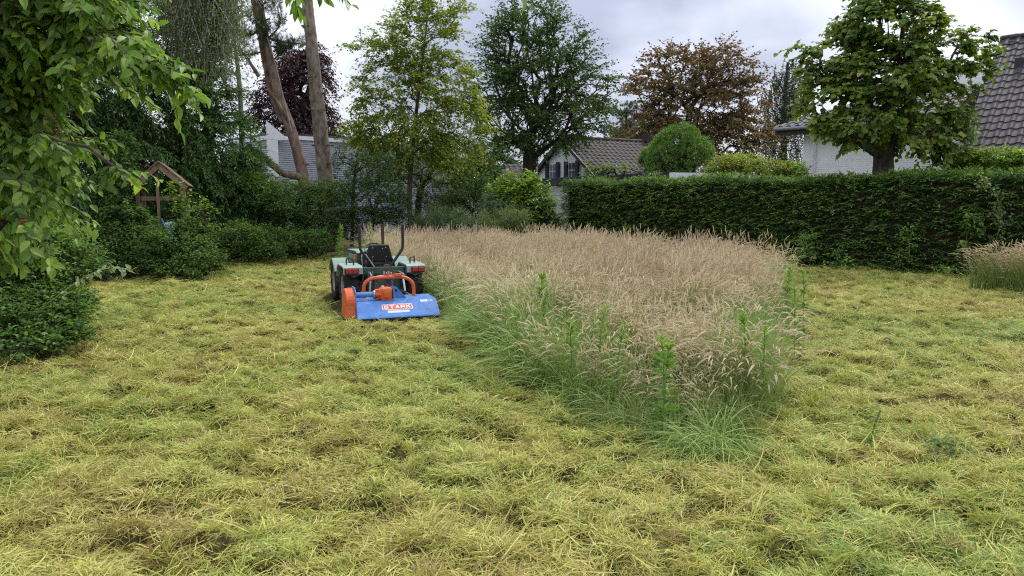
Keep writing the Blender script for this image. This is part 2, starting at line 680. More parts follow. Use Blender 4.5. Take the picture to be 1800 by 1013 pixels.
def tree(name, label, cat, trunk, blobs, ntips, lm, bm_, r_trunk, twigs=3, n=10, tl=0.5, leaf=(0.09, 0.05), droop=0.2, spread=0.8,
         jit=0.03, flat=0.6, shape="diamond", wpath=0.35, up=0.0, shell=0.6, expo=1.95, crown="crown", stem="trunk", side=0.8,
         group=None, tipbright=0.0, extra=None, out_up=0.25, zmin=None, wood=True, tsd=0.22, bend=0.12, fold=0.18, tipz=0.0):
    trunk = np.asarray(trunk, float)
    base = trunk[0].copy()
    th = thing(name, label, cat, base, 0, group, True)
    tips = sample_blobs(blobs, ntips, shell)
    tips = tips[tips[:, 2] > 0.12]
    if extra is not None:
        tips = np.vstack([tips, extra])
    tk = smooth_path(trunk, max(6, len(trunk) * 3))
    N, par, r, tipn = skeleton(tk, tips, wpath, up, r_trunk, expo, zmin)
    nt = len(tk)
    wd = MB()
    rt = np.maximum(r[:nt], r_trunk * np.linspace(1, 0.25, nt))
    rt[0] *= 1.25
    rt = np.minimum.accumulate(rt)
    tube(wd, tk, rt, 10, wob=0.04)
    limbs(wd, N, par, r, nt)
    cen = np.array([np.average([b[0] for b in blobs], axis=0, weights=[b[2] for b in blobs])])
    ax = cen.copy()
    out = nrm((tips - ax) * np.array((1, 1, 0.6)) + np.array((0, 0, out_up)))
    tn = None
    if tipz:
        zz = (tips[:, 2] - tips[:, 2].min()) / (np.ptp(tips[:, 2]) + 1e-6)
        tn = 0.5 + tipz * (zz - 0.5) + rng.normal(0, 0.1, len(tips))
    lv = MB()
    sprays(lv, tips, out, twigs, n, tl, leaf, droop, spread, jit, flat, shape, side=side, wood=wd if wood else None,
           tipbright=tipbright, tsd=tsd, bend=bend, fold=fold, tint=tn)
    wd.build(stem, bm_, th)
    lv.build(crown, lm, th)
    return th


# leaf palettes (base colours)
def pal(d, m, b):
    return [(0.15, d), (0.5, m), (0.85, b)]


M_yew = leaf_mat("yew needles", pal((0.030, 0.076, 0.025), (0.067, 0.147, 0.039), (0.147, 0.259, 0.063)), 0.30, 0.6, 0.12, 0.25)
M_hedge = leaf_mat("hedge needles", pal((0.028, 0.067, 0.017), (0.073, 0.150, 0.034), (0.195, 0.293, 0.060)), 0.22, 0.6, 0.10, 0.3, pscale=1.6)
M_cherry = leaf_mat("cherry leaf", pal((0.093, 0.180, 0.032), (0.186, 0.316, 0.059), (0.348, 0.472, 0.099)), 0.50, 0.42, 0.3, 0.15)
M_gold = leaf_mat("yellow green leaf", pal((0.095, 0.164, 0.025), (0.207, 0.276, 0.036), (0.403, 0.403, 0.051)), 0.45, 0.5, 0.2, 0.35)
M_horn = leaf_mat("hornbeam leaf", pal((0.035, 0.077, 0.020), (0.068, 0.127, 0.029), (0.143, 0.204, 0.044)), 0.35, 0.5, 0.2, 0.2)
M_maple = leaf_mat("rusty maple leaf", pal((0.120, 0.090, 0.045), (0.215, 0.155, 0.075), (0.185, 0.190, 0.075)), 0.35, 0.55, 0.15, 0.4, (1.3, 1.0, 0.6))
M_copper = leaf_mat("copper beech leaf", pal((0.024, 0.012, 0.014), (0.050, 0.020, 0.024), (0.090, 0.043, 0.041)), 0.25, 0.45, 0.35, 0.2, (1.4, 0.7, 0.6))
M_linden = leaf_mat("linden leaf", pal((0.057, 0.111, 0.023), (0.141, 0.224, 0.040), (0.376, 0.405, 0.082)), 0.40, 0.5, 0.22, 0.3)
M_birch = leaf_mat("birch leaf", pal((0.090, 0.120, 0.050), (0.16, 0.195, 0.085), (0.28, 0.30, 0.14)), 0.38, 0.5, 0.25, 0.2)
M_pine = leaf_mat("pine needle", pal((0.030, 0.050, 0.024), (0.060, 0.090, 0.040), (0.11, 0.14, 0.06)), 0.2, 0.55, 0.15)
M_shrub = leaf_mat("shrub leaf", pal((0.051, 0.116, 0.027), (0.106, 0.204, 0.049), (0.218, 0.330, 0.078)), 0.45, 0.5, 0.2, 0.3)
M_dark = leaf_mat("dark shrub leaf", pal((0.033, 0.081, 0.026), (0.071, 0.149, 0.041), (0.152, 0.262, 0.069)), 0.36, 0.5, 0.2, 0.3)
M_laurel = leaf_mat("laurel leaf", pal((0.071, 0.147, 0.021), (0.157, 0.271, 0.034), (0.342, 0.437, 0.057)), 0.38, 0.42, 0.3, 0.25)
M_pale = leaf_mat("pale weed leaf", pal((0.10, 0.165, 0.070), (0.18, 0.25, 0.105), (0.32, 0.36, 0.17)), 0.35, 0.5, 0.3, 0.2)
M_lime = leaf_mat("golden shrub leaf", pal((0.12, 0.18, 0.030), (0.24, 0.30, 0.045), (0.42, 0.40, 0.10)), 0.35, 0.45, 0.35, 0.2)
M_weed = leaf_mat("weed leaf", pal((0.091, 0.182, 0.039), (0.169, 0.299, 0.065), (0.312, 0.429, 0.117)), 0.35, 0.5, 0.3)

B_grey = noisy_mat("grey brown bark", (0.045, 0.036, 0.028), (0.15, 0.125, 0.10), 7, 0.9, 0.1, bump=0.8, stretch=(1, 1, 0.25))
B_pine = noisy_mat("pine bark", (0.10, 0.062, 0.045), (0.30, 0.215, 0.165), 6, 0.9, 0.1, bump=0.9, stretch=(1, 1, 0.45))
B_pinegrey = noisy_mat("grey pine bark", (0.11, 0.085, 0.065), (0.30, 0.25, 0.20), 8, 0.9, 0.1, bump=0.9, stretch=(1, 1, 0.6))
B_dark = noisy_mat("dark bark", (0.022, 0.018, 0.014), (0.075, 0.06, 0.045), 8, 0.9, 0.1, bump=0.6, stretch=(1, 1, 0.3))
B_green = noisy_mat("green stem", (0.10, 0.16, 0.045), (0.19, 0.24, 0.085), 9, 0.7, 0.2)
B_birch = noisy_mat("birch bark", (0.18, 0.17, 0.15), (0.42, 0.40, 0.36), 5, 0.8, 0.15, bump=0.3, stretch=(1, 1, 2.5))
# ------------------------------------------------------------------ ground
def ground_h(x, y):
    a = vnoise(x * 2.3 + 3.1, y * 2.3, 1)
    b = vnoise(x * 5.6, y * 5.6 + 7.7, 2)
    c = vnoise(x * 0.55, y * 0.55, 3)
    d = vnoise(x * 3.9 + 1.7, y * 3.9 + 5.2, 4)
    g = vnoise(x * 8.3 + 2.2, y * 8.3 + 0.4, 5)
    d2 = vnoise(x * 5.3 + 8.2, y * 5.9 + 1.4, 6)

    def step(v, lo, hi):
        q = np.clip((v - lo) / (hi - lo), 0, 1)
        return q * q * (3 - 2 * q)
    h = 0.025 * step(d, 0.54, 0.70) + 0.048 * step(d2, 0.60, 0.72) + 0.042 * step(g, 0.56, 0.70) - 0.055 * step(1 - b, 0.68, 0.80) + a * 0.02 + c * 0.04
    return h - 0.06


def axis(lo, hi, step, far):
    core = np.arange(lo, hi + 1e-6, step)
    out, d, x = [], step, hi
    while x < far:
        d *= 1.35
        x += d
        out.append(x)
    left, d, x = [], step, lo
    while x > -far:
        d *= 1.35
        x -= d
        left.append(x)
    return np.concatenate([left[::-1], core, out])


M_lawn = mat_new("mown thatch")
m_, t_, o_ = M_lawn
g_ = nd(t_, "ShaderNodeNewGeometry")
n1_ = nd(t_, "ShaderNodeTexNoise")
n1_.inputs["Scale"].default_value = 22
n1_.inputs["Detail"].default_value = 6
n2_ = nd(t_, "ShaderNodeTexNoise")
n2_.inputs["Scale"].default_value = 0.8
n2_.inputs["Detail"].default_value = 3
r1_ = ramp(t_, [(0.3, (0.028, 0.024, 0.011)), (0.5, (0.065, 0.055, 0.022)), (0.7, (0.15, 0.135, 0.045))])
r2_ = ramp(t_, [(0.35, (0.8, 1.0, 0.75)), (0.65, (1.1, 0.98, 0.85))])
mu_ = nd(t_, "ShaderNodeMix", data_type="RGBA", blend_type="MULTIPLY")
mu_.inputs["Factor"].default_value = 1
p_ = nd(t_, "ShaderNodeBsdfPrincipled")
p_.inputs["Roughness"].default_value = 0.9
p_.inputs["Specular IOR Level"].default_value = 0.1
b_ = nd(t_, "ShaderNodeBump")
b_.inputs["Distance"].default_value = 0.03
t_.links.new(g_.outputs["Position"], n1_.inputs["Vector"])
t_.links.new(g_.outputs["Position"], n2_.inputs["Vector"])
t_.links.new(n1_.outputs["Fac"], r1_.inputs[0])
t_.links.new(n2_.outputs["Fac"], r2_.inputs[0])
t_.links.new(r1_.outputs[0], mu_.inputs["A"])
t_.links.new(r2_.outputs[0], mu_.inputs["B"])
t_.links.new(mu_.outputs["Result"], p_.inputs["Base Color"])
t_.links.new(n1_.outputs["Fac"], b_.inputs["Height"])
t_.links.new(b_.outputs[0], p_.inputs["Normal"])
t_.links.new(p_.outputs[0], o_.inputs[0])
M_lawn = m_

gx, gy = axis(-10.5, 11.5, 0.082, 600), axis(1.0, 17, 0.082, 600)
X, Y = np.meshgrid(gx, gy)
fade = np.clip(1 - np.maximum(np.abs(X) - 11, 0) / 8, 0, 1) * np.clip(1 - np.maximum(Y - 18, 0) / 8, 0, 1) * np.clip(1 - np.maximum(-Y, 0) / 8, 0, 1)
Z = ground_h(X, Y) * fade
nx, ny = len(gx), len(gy)
ii, jj = np.meshgrid(np.arange(nx - 1), np.arange(ny - 1))
k_ = (jj * nx + ii).ravel()
lawn = MB()
lawn.add(np.stack([X, Y, Z], -1).reshape(-1, 3), np.stack([k_, k_ + 1, k_ + nx + 1, k_ + nx], 1), smooth=True)
lawn_o = lawn.build("ground", M_lawn)
tag(lawn_o, kind="structure")


# ------------------------------------------------------------------ grass
def strips(mb, pts, side, width, tint, hgt, mi=0):
    """Blades: pts (k, m, 3) centre lines, pointed at the end."""
    k, m, _ = pts.shape
    wf = np.clip(np.array([1.0] * (m - 1) + [0.0]), 0, 1)
    wf = wf * (1 - 0.35 * np.linspace(0, 1, m))
    off = side[:, None] * (width[:, None] * wf[None])[..., None] / 2
    v = np.stack([pts - off, pts + off], 2).reshape(-1, 3)
    i = np.arange(k)[:, None] * 2 * m
    f = np.concatenate([i + np.array((2 * q, 2 * q + 1, 2 * q + 3, 2 * q + 2)) for q in range(m - 1)])
    mb.add(v, f, tint=np.repeat(tint, 2 * m), hgt=np.repeat(hgt.reshape(-1), 2), mi=mi)


def scatter(name, pts, rot, scl, var, rnd, protos):
    """One object that carries tufts of the prototype meshes at the given points."""
    me = bpy.data.meshes.new(name)
    me.vertices.add(len(pts))
    me.vertices.foreach_set("co", np.asarray(pts, np.float32).ravel())
    for nm, ty, arr, key in (("rot", "FLOAT_VECTOR", rot, "vector"), ("scl", "FLOAT", scl, "value"),
                             ("var", "INT", var, "value"), ("rnd", "FLOAT", rnd, "value")):
        at = me.attributes.new(nm, ty, "POINT")
        at.data.foreach_set(key, np.asarray(arr, np.int32 if ty == "INT" else np.float32).ravel())
    me.update()
    o = bpy.data.objects.new(name, me)
    COL.objects.link(o)
    g = bpy.data.node_groups.new(name, "GeometryNodeTree")
    g.interface.new_socket("Geometry", in_out="INPUT", socket_type="NodeSocketGeometry")
    g.interface.new_socket("Geometry", in_out="OUTPUT", socket_type="NodeSocketGeometry")
    gi, go = g.nodes.new("NodeGroupInput"), g.nodes.new("NodeGroupOutput")
    join = g.nodes.new("GeometryNodeJoinGeometry")

    def named(nm, ty):
        n = g.nodes.new("GeometryNodeInputNamedAttribute")
        n.data_type = ty
        n.inputs["Name"].default_value = nm
        return n.outputs["Attribute"]

    aR, aS, aV = named("rot", "FLOAT_VECTOR"), named("scl", "FLOAT"), named("var", "INT")
    e2r = g.nodes.new("FunctionNodeEulerToRotation")
    g.links.new(aR, e2r.inputs[0])
    for k, pm in enumerate(protos):
        po = bpy.data.objects.new(pm.name, pm)
        oi = g.nodes.new("GeometryNodeObjectInfo")
        oi.inputs["Object"].default_value = po
        oi.inputs["As Instance"].default_value = False
        cmp_ = g.nodes.new("FunctionNodeCompare")
        cmp_.data_type = "INT"
        cmp_.operation = "EQUAL"
        g.links.new(aV, cmp_.inputs[2])
        cmp_.inputs[3].default_value = k
        ip = g.nodes.new("GeometryNodeInstanceOnPoints")
        g.links.new(gi.outputs[0], ip.inputs["Points"])
        g.links.new(cmp_.outputs[0], ip.inputs["Selection"])
        g.links.new(oi.outputs["Geometry"], ip.inputs["Instance"])
        g.links.new(e2r.outputs[0], ip.inputs["Rotation"])
        g.links.new(aS, ip.inputs["Scale"])
        g.links.new(ip.outputs[0], join.inputs[0])
    g.links.new(join.outputs[0], go.inputs[0])
    o.modifiers.new("tufts", "NODES").node_group = g
    return o


M_clip = grass_mat("cut grass blade",
                   [(0.0, (0.23, 0.165, 0.055)), (0.3, (0.41, 0.355, 0.092)), (0.55, (0.425, 0.42, 0.090)), (0.8, (0.33, 0.39, 0.075)), (1.0, (0.17, 0.27, 0.075))],
                   [(0.0, (0.34, 0.25, 0.10)), (0.3, (0.67, 0.59, 0.21)), (0.55, (0.63, 0.62, 0.165)), (0.8, (0.43, 0.50, 0.10)), (1.0, (0.20, 0.32, 0.09))], 0.6, 0.25)


def clip_proto(nb, rad, lmin, lmax, wid, elev, azsd):
    mb = MB()
    a = rng.random(nb) * 2 * math.pi
    rr = rad * np.sqrt(rng.random(nb))
    root = np.stack([rr * np.cos(a), rr * np.sin(a), rng.random(nb) * 0.025 * (1 - rr / rad) + 0.004], 1)
    az = rng.normal(0, azsd, nb) + np.where(rng.random(nb) < 0.4, math.pi, 0)
    el = np.clip(rng.normal(elev, 0.15, nb), -0.08, 1.3)
    ln = lmin + (lmax - lmin) * rng.random(nb)
    m = 4
    s = np.linspace(0, 1, m)
    d = np.stack([np.cos(az) * np.cos(el), np.sin(az) * np.cos(el), np.sin(el)], 1)
    side0 = np.stack([-np.sin(az), np.cos(az), np.zeros(nb)], 1)
    curl = rng.normal(0, 0.35, nb)
    pts = root[:, None] + d[:, None] * (ln[:, None] * s)[..., None]
    pts += side0[:, None] * (curl[:, None] * ln[:, None] * s ** 2)[..., None]
    pts[..., 2] -= (0.25 * ln[:, None] * s ** 2)
    pts[..., 2] = np.maximum(pts[..., 2], -0.02 + 0.01 * rng.random((nb, 1)))
    side = nrm(side0 + np.array((0, 0, 1.0)) * rng.normal(0, 0.5, (nb, 1)))
    w = wid * (0.6 + 0.8 * rng.random(nb))
    strips(mb, pts, side, w, np.clip(rng.normal(0.48, 0.2, nb), 0, 1), np.broadcast_to(rng.random((nb, 1)), (nb, m)))
    return mb.mesh("cut_grass_tuft", M_clip)


def lump_proto(nb, rad, hh):
    """A wad of matted clippings thrown up by the flails."""
    mb = MB()
    d = nrm(rng.normal(size=(nb, 3)) * np.array((1, 1, 0.8)))
    d[:, 2] = np.abs(d[:, 2])
    root = d * np.array((rad, rad * 0.75, hh)) * (0.75 + 0.3 * rng.random((nb, 1)))
    t = nrm(np.cross(d, nrm(rng.normal(size=(nb, 3)) + np.array((0, 0, 1.2)))))
    m = 4
    s = np.linspace(-0.5, 0.5, m)
    ln = 0.04 + 0.08 * rng.random(nb)
    pts = root[:, None] + t[:, None] * (ln[:, None] * s)[..., None] + d[:, None] * (0.10 * ln[:, None] * (1 - 6 * s ** 2))[..., None]
    strips(mb, pts, nrm(np.cross(t, d) + rng.normal(0, 0.5, (nb, 3))), 0.005 * (0.6 + 0.8 * rng.random(nb)), np.clip(rng.normal(0.36, 0.2, nb), 0, 1), np.broadcast_to(rng.random((nb, 1)) * 0.6, (nb, m)))
    return mb.mesh("cut_grass_wad", M_clip)


def inside(poly, x, y):
    r = np.zeros(len(x), bool)
    n = len(poly)
    for i in range(n):
        x0, y0 = poly[i]
        x1, y1 = poly[(i + 1) % n]
        c = ((y0 > y) != (y1 > y)) & (x < (x1 - x0) * (y - y0) / (y1 - y0 + 1e-12) + x0)
        r ^= c
    return r


def edge_dist(poly, x, y, closed=True):
    best = np.full(len(x), 1e9)
    n = len(poly)
    for i in range(n if closed else n - 1):
        a, b = np.array(poly[i]), np.array(poly[(i + 1) % n])
        d = b - a
        q = np.clip(((x - a[0]) * d[0] + (y - a[1]) * d[1]) / (d @ d), 0, 1)
        best = np.minimum(best, np.hypot(x - a[0] - q * d[0], y - a[1] - q * d[1]))
    return best


LEFT_EDGE = [tuple(G(1245, 828)[:2]), tuple(G(1065, 752)[:2]), tuple(G(915, 655)[:2]), (-0.70, 9.7), (-0.86, 10.6), (-1.33, 11.8), (-2.80, 15.8), (-4.2, 20.8)]
RIGHT_EDGE = [(5.05, 13.4), (4.15, 11.1), tuple(G(1345, 660)[:2]), tuple(G(1322, 745)[:2]), tuple(G(1308, 812)[:2])]
MEADOW = LEFT_EDGE + [(-2.0, 21.3), (0.9, 20.7), (3.3, 18.0), (3.35, 16.4), (4.85, 14.5)] + RIGHT_EDGE

# mown clippings over the visible lawn
nt = 255000
yy = 1.6 + 19.5 * rng.random(nt) ** 0.9
xx = (rng.random(nt) * 2 - 1) * (2.6 + 0.74 * yy)
keep = (~inside(MEADOW, xx, yy)) | (edge_dist(MEADOW, xx, yy) < 0.15)
keep &= xx > -11.5
# the mower has just swept its own width
mq = np.stack([xx + 2.03, yy - 11.28], 1) @ np.array(((0.934, -0.358), (0.358, 0.934)))
keep &= ~((np.abs(mq[:, 0] + 0.07) < 0.72) & (mq[:, 1] > -1.66) & (mq[:, 1] < 1.25))
# clippings lie in drifts and leave hollows bare
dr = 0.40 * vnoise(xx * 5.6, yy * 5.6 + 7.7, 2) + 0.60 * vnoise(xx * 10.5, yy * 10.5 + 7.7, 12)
keep &= rng.random(nt) < np.clip((dr - 0.30) * 8.0, 0.16, 1)
xx, yy, dr = xx[keep], yy[keep], dr[keep]
e = 0.04
hx = (ground_h(xx + e, yy) - ground_h(xx - e, yy)) / (2 * e)
hy = (ground_h(xx, yy + e) - ground_h(xx, yy - e)) / (2 * e)
zz = ground_h(xx, yy)
flow = (vnoise(xx * 0.9, yy * 0.9, 9) - 0.5) * 7 + (vnoise(xx * 2.6, yy * 2.6, 19) - 0.5) * 5
rot = np.stack([np.arctan(hy), -np.arctan(hx), flow + rng.normal(0, 0.9, len(xx))], 1)
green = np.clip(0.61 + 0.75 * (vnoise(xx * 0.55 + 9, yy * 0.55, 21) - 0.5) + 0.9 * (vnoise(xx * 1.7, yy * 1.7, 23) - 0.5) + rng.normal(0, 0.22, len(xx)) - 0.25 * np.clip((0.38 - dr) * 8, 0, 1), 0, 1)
var = rng.choice(6, len(xx), p=(0.28, 0.28, 0.23, 0.17, 0.02, 0.02))
scl = (0.75 + 0.5 * rng.random(len(xx)))
protos = [clip_proto(34, 0.080, 0.025, 0.088, 0.0044, 0.08, 0.9), clip_proto(34, 0.080, 0.025, 0.080, 0.0040, 0.06, 0.8),
          clip_proto(30, 0.08, 0.030, 0.105, 0.0044, 0.12, 1.0), clip_proto(26, 0.07, 0.025, 0.08, 0.0044, 0.28, 1.6),
          clip_proto(18, 0.12, 0.10, 0.24, 0.0052, 0.16, 0.6), clip_proto(34, 0.06, 0.04, 0.11, 0.0042, 1.0, 1.6)]
protos += [lump_proto(110, 0.105, 0.075), lump_proto(80, 0.08, 0.06), lump_proto(130, 0.14, 0.07)]
nw = 9000
wy = 2.0 + 17 * rng.random(nw) ** 0.9
wx = (rng.random(nw) * 2 - 1) * (2.0 + 0.74 * wy)
kw_ = (~inside(MEADOW, wx, wy)) & (rng.random(nw) < np.clip(2.6 * vnoise(wx * 0.9 + 5, wy * 1.3, 45) - 0.55, 0.06, 1)) & (wx > -11)
mq = np.stack([wx + 2.03, wy - 11.28], 1) @ np.array(((0.934, -0.358), (0.358, 0.934)))
kw_ &= ~((np.abs(mq[:, 0]) < 0.8) & (mq[:, 1] > -1.7) & (mq[:, 1] < 1.4))
wx, wy = wx[kw_], wy[kw_]
nw = len(wx)
xx, yy = np.concatenate([xx, wx]), np.concatenate([yy, wy])
zz = np.concatenate([zz, ground_h(wx, wy) - 0.015])
rot = np.vstack([rot, np.stack([rng.normal(0, 0.25, nw), rng.normal(0, 0.25, nw), rng.random(nw) * 6.28], 1)])
scl = np.concatenate([scl, 0.38 + 0.62 * rng.random(nw) ** 1.5])
var = np.concatenate([var, 6 + rng.integers(0, 3, nw)])
green = np.concatenate([green, np.clip(rng.normal(0.48, 0.26, nw), 0, 1)])
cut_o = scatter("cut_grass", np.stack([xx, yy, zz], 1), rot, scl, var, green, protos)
tag(cut_o, "yellow green grass clippings lying in drifts over the mown ground", "cut grass", kind="stuff")

# standing meadow
M_stem = grass_mat("meadow stem", [(0.0, (0.15, 0.185, 0.055)), (0.5, (0.205, 0.295, 0.075)), (1.0, (0.29, 0.42, 0.105))],
                   [(0.0, (0.42, 0.33, 0.16)), (0.5, (0.34, 0.34, 0.12)), (1.0, (0.26, 0.37, 0.095))], 0.8, 0.3)
M_head = grass_mat("meadow seed head", [(0.0, (0.48, 0.37, 0.25)), (0.5, (0.64, 0.53, 0.355)), (1.0, (0.74, 0.67, 0.44))],
                   [(0.0, (0.48, 0.37, 0.25)), (0.5, (0.64, 0.53, 0.355)), (1.0, (0.74, 0.67, 0.44))], 0.7, 0.3, 0.7, 0.15)


def stem_proto(nb, rad, h0, h1, lean, headw, fan=0.0):
    mb = MB()
    a = rng.random(nb) * 2 * math.pi
    rr = rad * np.sqrt(rng.random(nb))
    root = np.stack([rr * np.cos(a), rr * np.sin(a), np.zeros(nb)], 1)
    ln = h0 + (h1 - h0) * rng.random(nb)
    az = rng.normal(0, 0.5 + fan, nb)
    ld = np.stack([np.cos(az), np.sin(az), np.zeros(nb)], 1)
    le = np.clip(rng.normal(lean, 0.15, nb), 0.0, 1.2)
    m = 6

    def curve(s):
        bend = le[:, None] * s ** 2.0 * 0.75
        h = s * (1 - 0.32 * le[:, None] * s ** 2)
        return root[:, None] + ld[:, None] * (ln[:, None] * bend)[..., None] + np.array((0, 0, 1.0)) * (ln[:, None] * h)[..., None]

    s = np.linspace(0, 0.86, m)[None] * np.ones((nb, 1))
    tint = np.clip(rng.normal(0.5, 0.2, nb), 0, 1)
    sa = rng.random(nb) * math.pi
    sv = np.stack([np.cos(sa), np.sin(sa), np.zeros(nb)], 1)
    strips(mb, curve(s), sv, 0.0042 * (0.7 + 0.6 * rng.random(nb)), tint, np.clip((s - 0.42) / 0.4, 0, 1))
    # feathery nodding heads: three blades round the axis, bulging then tapering, with loose spikelets
    hs = np.linspace(0.84, 1.0, 4)[None] * np.ones((nb, 1))
    c = curve(hs)
    c[..., 2] -= (ln * le)[:, None] * 0.10 * np.linspace(0, 1, 4) ** 2
    ax = nrm(c[:, -1] - c[:, 0])
    s1 = nrm(np.cross(ax, np.array((0.2, 0.1, 1.0))))
    s2 = np.cross(ax, s1)
    ww = headw * (0.55 + 0.8 * rng.random(nb)) * np.where(rng.random(nb) < 0.30, 0.25, 1.0)
    for q in range(2):
        sd_ = s1 if q == 0 else s2
        prof = np.array((0.35, 1.0, 0.8, 0.0))
        off = sd_[:, None] * (ww[:, None] * prof)[..., None] / 2
        v = np.stack([c - off, c + off], 2).reshape(-1, 3)
        i = np.arange(nb)[:, None] * 8
        f = np.concatenate([i + np.array((2 * z, 2 * z + 1, 2 * z + 3, 2 * z + 2)) for z in range(3)])
        mb.add(v, f, tint=np.repeat(tint, 8), hgt=1, mi=1)
    for q in range(5):
        u = rng.random(nb) * 0.9
        k0 = np.minimum((u * 3).astype(int), 2)
        p0 = c[np.arange(nb), k0] + (c[np.arange(nb), k0 + 1] - c[np.arange(nb), k0]) * (u * 3 - k0)[:, None]
        an = rng.random(nb) * 2 * math.pi
        dv = nrm(ax * 0.9 + (s1 * np.cos(an)[:, None] + s2 * np.sin(an)[:, None]) * 0.8)
        wv = np.cross(dv, nrm(rng.normal(size=(nb, 3))))
        l_ = ww * (0.9 + 0.7 * rng.random(nb))
        v = np.stack([p0 - wv * 0.0022, p0 + wv * 0.0022, p0 + dv * l_[:, None]], 1).reshape(-1, 3)
        mb.add(v, np.arange(nb)[:, None] * 3 + np.array((0, 1, 2)), tint=np.repeat(tint, 3), hgt=1, mi=1)
    return mb.mesh("seed_stem_tuft", [M_stem, M_head])


def blade_proto(nb, rad, h0, h1, lean, wid, fan=3.0, lo=0.5):
    mb = MB()
    a = rng.random(nb) * 2 * math.pi
    rr = rad * np.sqrt(rng.random(nb))
    root = np.stack([rr * np.cos(a), rr * np.sin(a), np.zeros(nb)], 1)
    ln = h0 + (h1 - h0) * rng.random(nb)
    az = rng.normal(0, fan, nb)
    ld = np.stack([np.cos(az), np.sin(az), np.zeros(nb)], 1)
    le = np.clip(rng.normal(lean, 0.25, nb), 0.05, 1.6)
    m = 7
    s = np.linspace(0, 1, m)[None] * np.ones((nb, 1))
    hor = np.clip(le[:, None] * s ** 1.7 * 0.8, 0, 2)
    ver = s - 0.55 * np.minimum(le[:, None], 1.5) * s ** 2.3
    pts = root[:, None] + ld[:, None] * (ln[:, None] * hor)[..., None] + np.array((0, 0, 1.0)) * (ln[:, None] * np.maximum(ver, 0.02))[..., None]
    sv = nrm(np.stack([-np.sin(az), np.cos(az), np.zeros(nb)], 1) + rng.normal(0, 0.4, (nb, 3)))
    strips(mb, pts, sv, wid * (0.6 + 0.8 * rng.random(nb)), np.clip(rng.normal(lo, 0.2, nb), 0, 1), np.clip(s * 0.5 * rng.random((nb, 1)), 0, 1))
    return mb.mesh("green_blade_tuft", [M_stem, M_head])


nm_ = 5600
mx_ = rng.uniform(-5.2, 5.8, nm_ * 3)
my_ = rng.uniform(4.3, 21.4, nm_ * 3)
k_ = inside(MEADOW, mx_, my_)
mx_, my_ = mx_[k_], my_[k_]
ed = edge_dist(LEFT_EDGE, mx_, my_, False)
er = edge_dist(RIGHT_EDGE, mx_, my_, False)
tipd = np.hypot(mx_ - 1.1, my_ - 4.7)
u = rng.random(len(mx_))
patch = vnoise(mx_ * 0.7, my_ * 0.7, 31)
near_left = (ed < 0.55 + 0.7 * (vnoise(mx_, my_, 33) - 0.4)) & (my_ < 10)
p_green = np.clip(0.25 + 0.28 * (patch > 0.58) + 0.32 * near_left + 0.28 * (er < 0.6) + 0.40 * np.clip(1.15 - tipd, 0, 1), 0, 0.95)
is_green = u < p_green
var = np.where(is_green, 3 + (rng.random(len(mx_)) < 0.5).astype(int), rng.integers(0, 3, len(mx_)))
flatm = ((ed < 0.30) & (my_ < 9.0) & (rng.random(len(mx_)) < 0.3)) | ((tipd < 0.9) & (rng.random(len(mx_)) < 0.35))
var = np.where(flatm, 5, var)
rz = rng.normal(0.1, 0.45, len(mx_)) + (vnoise(mx_ * 0.8, my_ * 0.8, 35) - 0.5) * 1.6
out_l = math.pi + math.radians(21)
rz = np.where((ed < 0.55) & (my_ < 9.0) & (rng.random(len(mx_)) < 0.55), out_l - 0.3 + rng.normal(0, 0.6, len(mx_)), rz)
rz = np.where(flatm, out_l - 0.2 + rng.normal(0, 0.75, len(mx_)), rz)
rz = np.where((tipd < 1.2), math.pi + 0.35 + rng.normal(0, 1.0, len(mx_)), rz)
sc_ = (0.73 + 0.24 * rng.random(len(mx_))) * (0.92 + 0.25 * vnoise(mx_ * 0.5, my_ * 0.5, 37))
sc_ *= np.clip(0.56 + 0.30 * tipd, 0.56, 1.0) * (0.80 + 0.40 * vnoise(mx_ * 1.6 + 3, my_ * 1.6, 41))
# along the right edge the stems stand more upright or fall back into the stand
rz = np.where((er < 0.5) & (tipd > 1.2), rng.normal(math.pi * 0.8, 1.0, len(mx_)), rz)
var = np.where((er < 0.45) & (tipd > 1.2) & (rng.random(len(mx_)) < 0.4), 3, var)
tilt = rng.normal(0, 0.06, (len(mx_), 2))
gr = np.clip(0.45 + 1.1 * (vnoise(mx_ * 0.6 + 4, my_ * 0.6, 39) - 0.5) + rng.normal(0, 0.15, len(mx_)) + 0.3 * (ed < 0.6) + 0.35 * (er < 0.5) * (patch > 0.35), 0, 1)
protos = [stem_proto(46, 0.20, 0.56, 0.95, 0.50, 0.0120, 0.5), stem_proto(46, 0.20, 0.50, 0.92, 0.80, 0.0130, 0.4), stem_proto(42, 0.20, 0.56, 1.08, 0.35, 0.0110, 0.7),
          blade_proto(46, 0.17, 0.35, 0.85, 0.40, 0.0070), blade_proto(42, 0.18, 0.30, 0.78, 0.75, 0.0075, lo=0.7),
          blade_proto(40, 0.17, 0.35, 0.80, 1.15, 0.0085, fan=1.0, lo=0.8)]
mead = scatter("meadow_grass", np.stack([mx_, my_, ground_h(mx_, my_) * 0.5 - 0.02], 1), np.stack([tilt[:, 0], tilt[:, 1], rz], 1), sc_, var, gr, protos)
tag(mead, "tall uncut grass with tan pink seed heads in the middle of the mown field", "tall grass", kind="stuff")
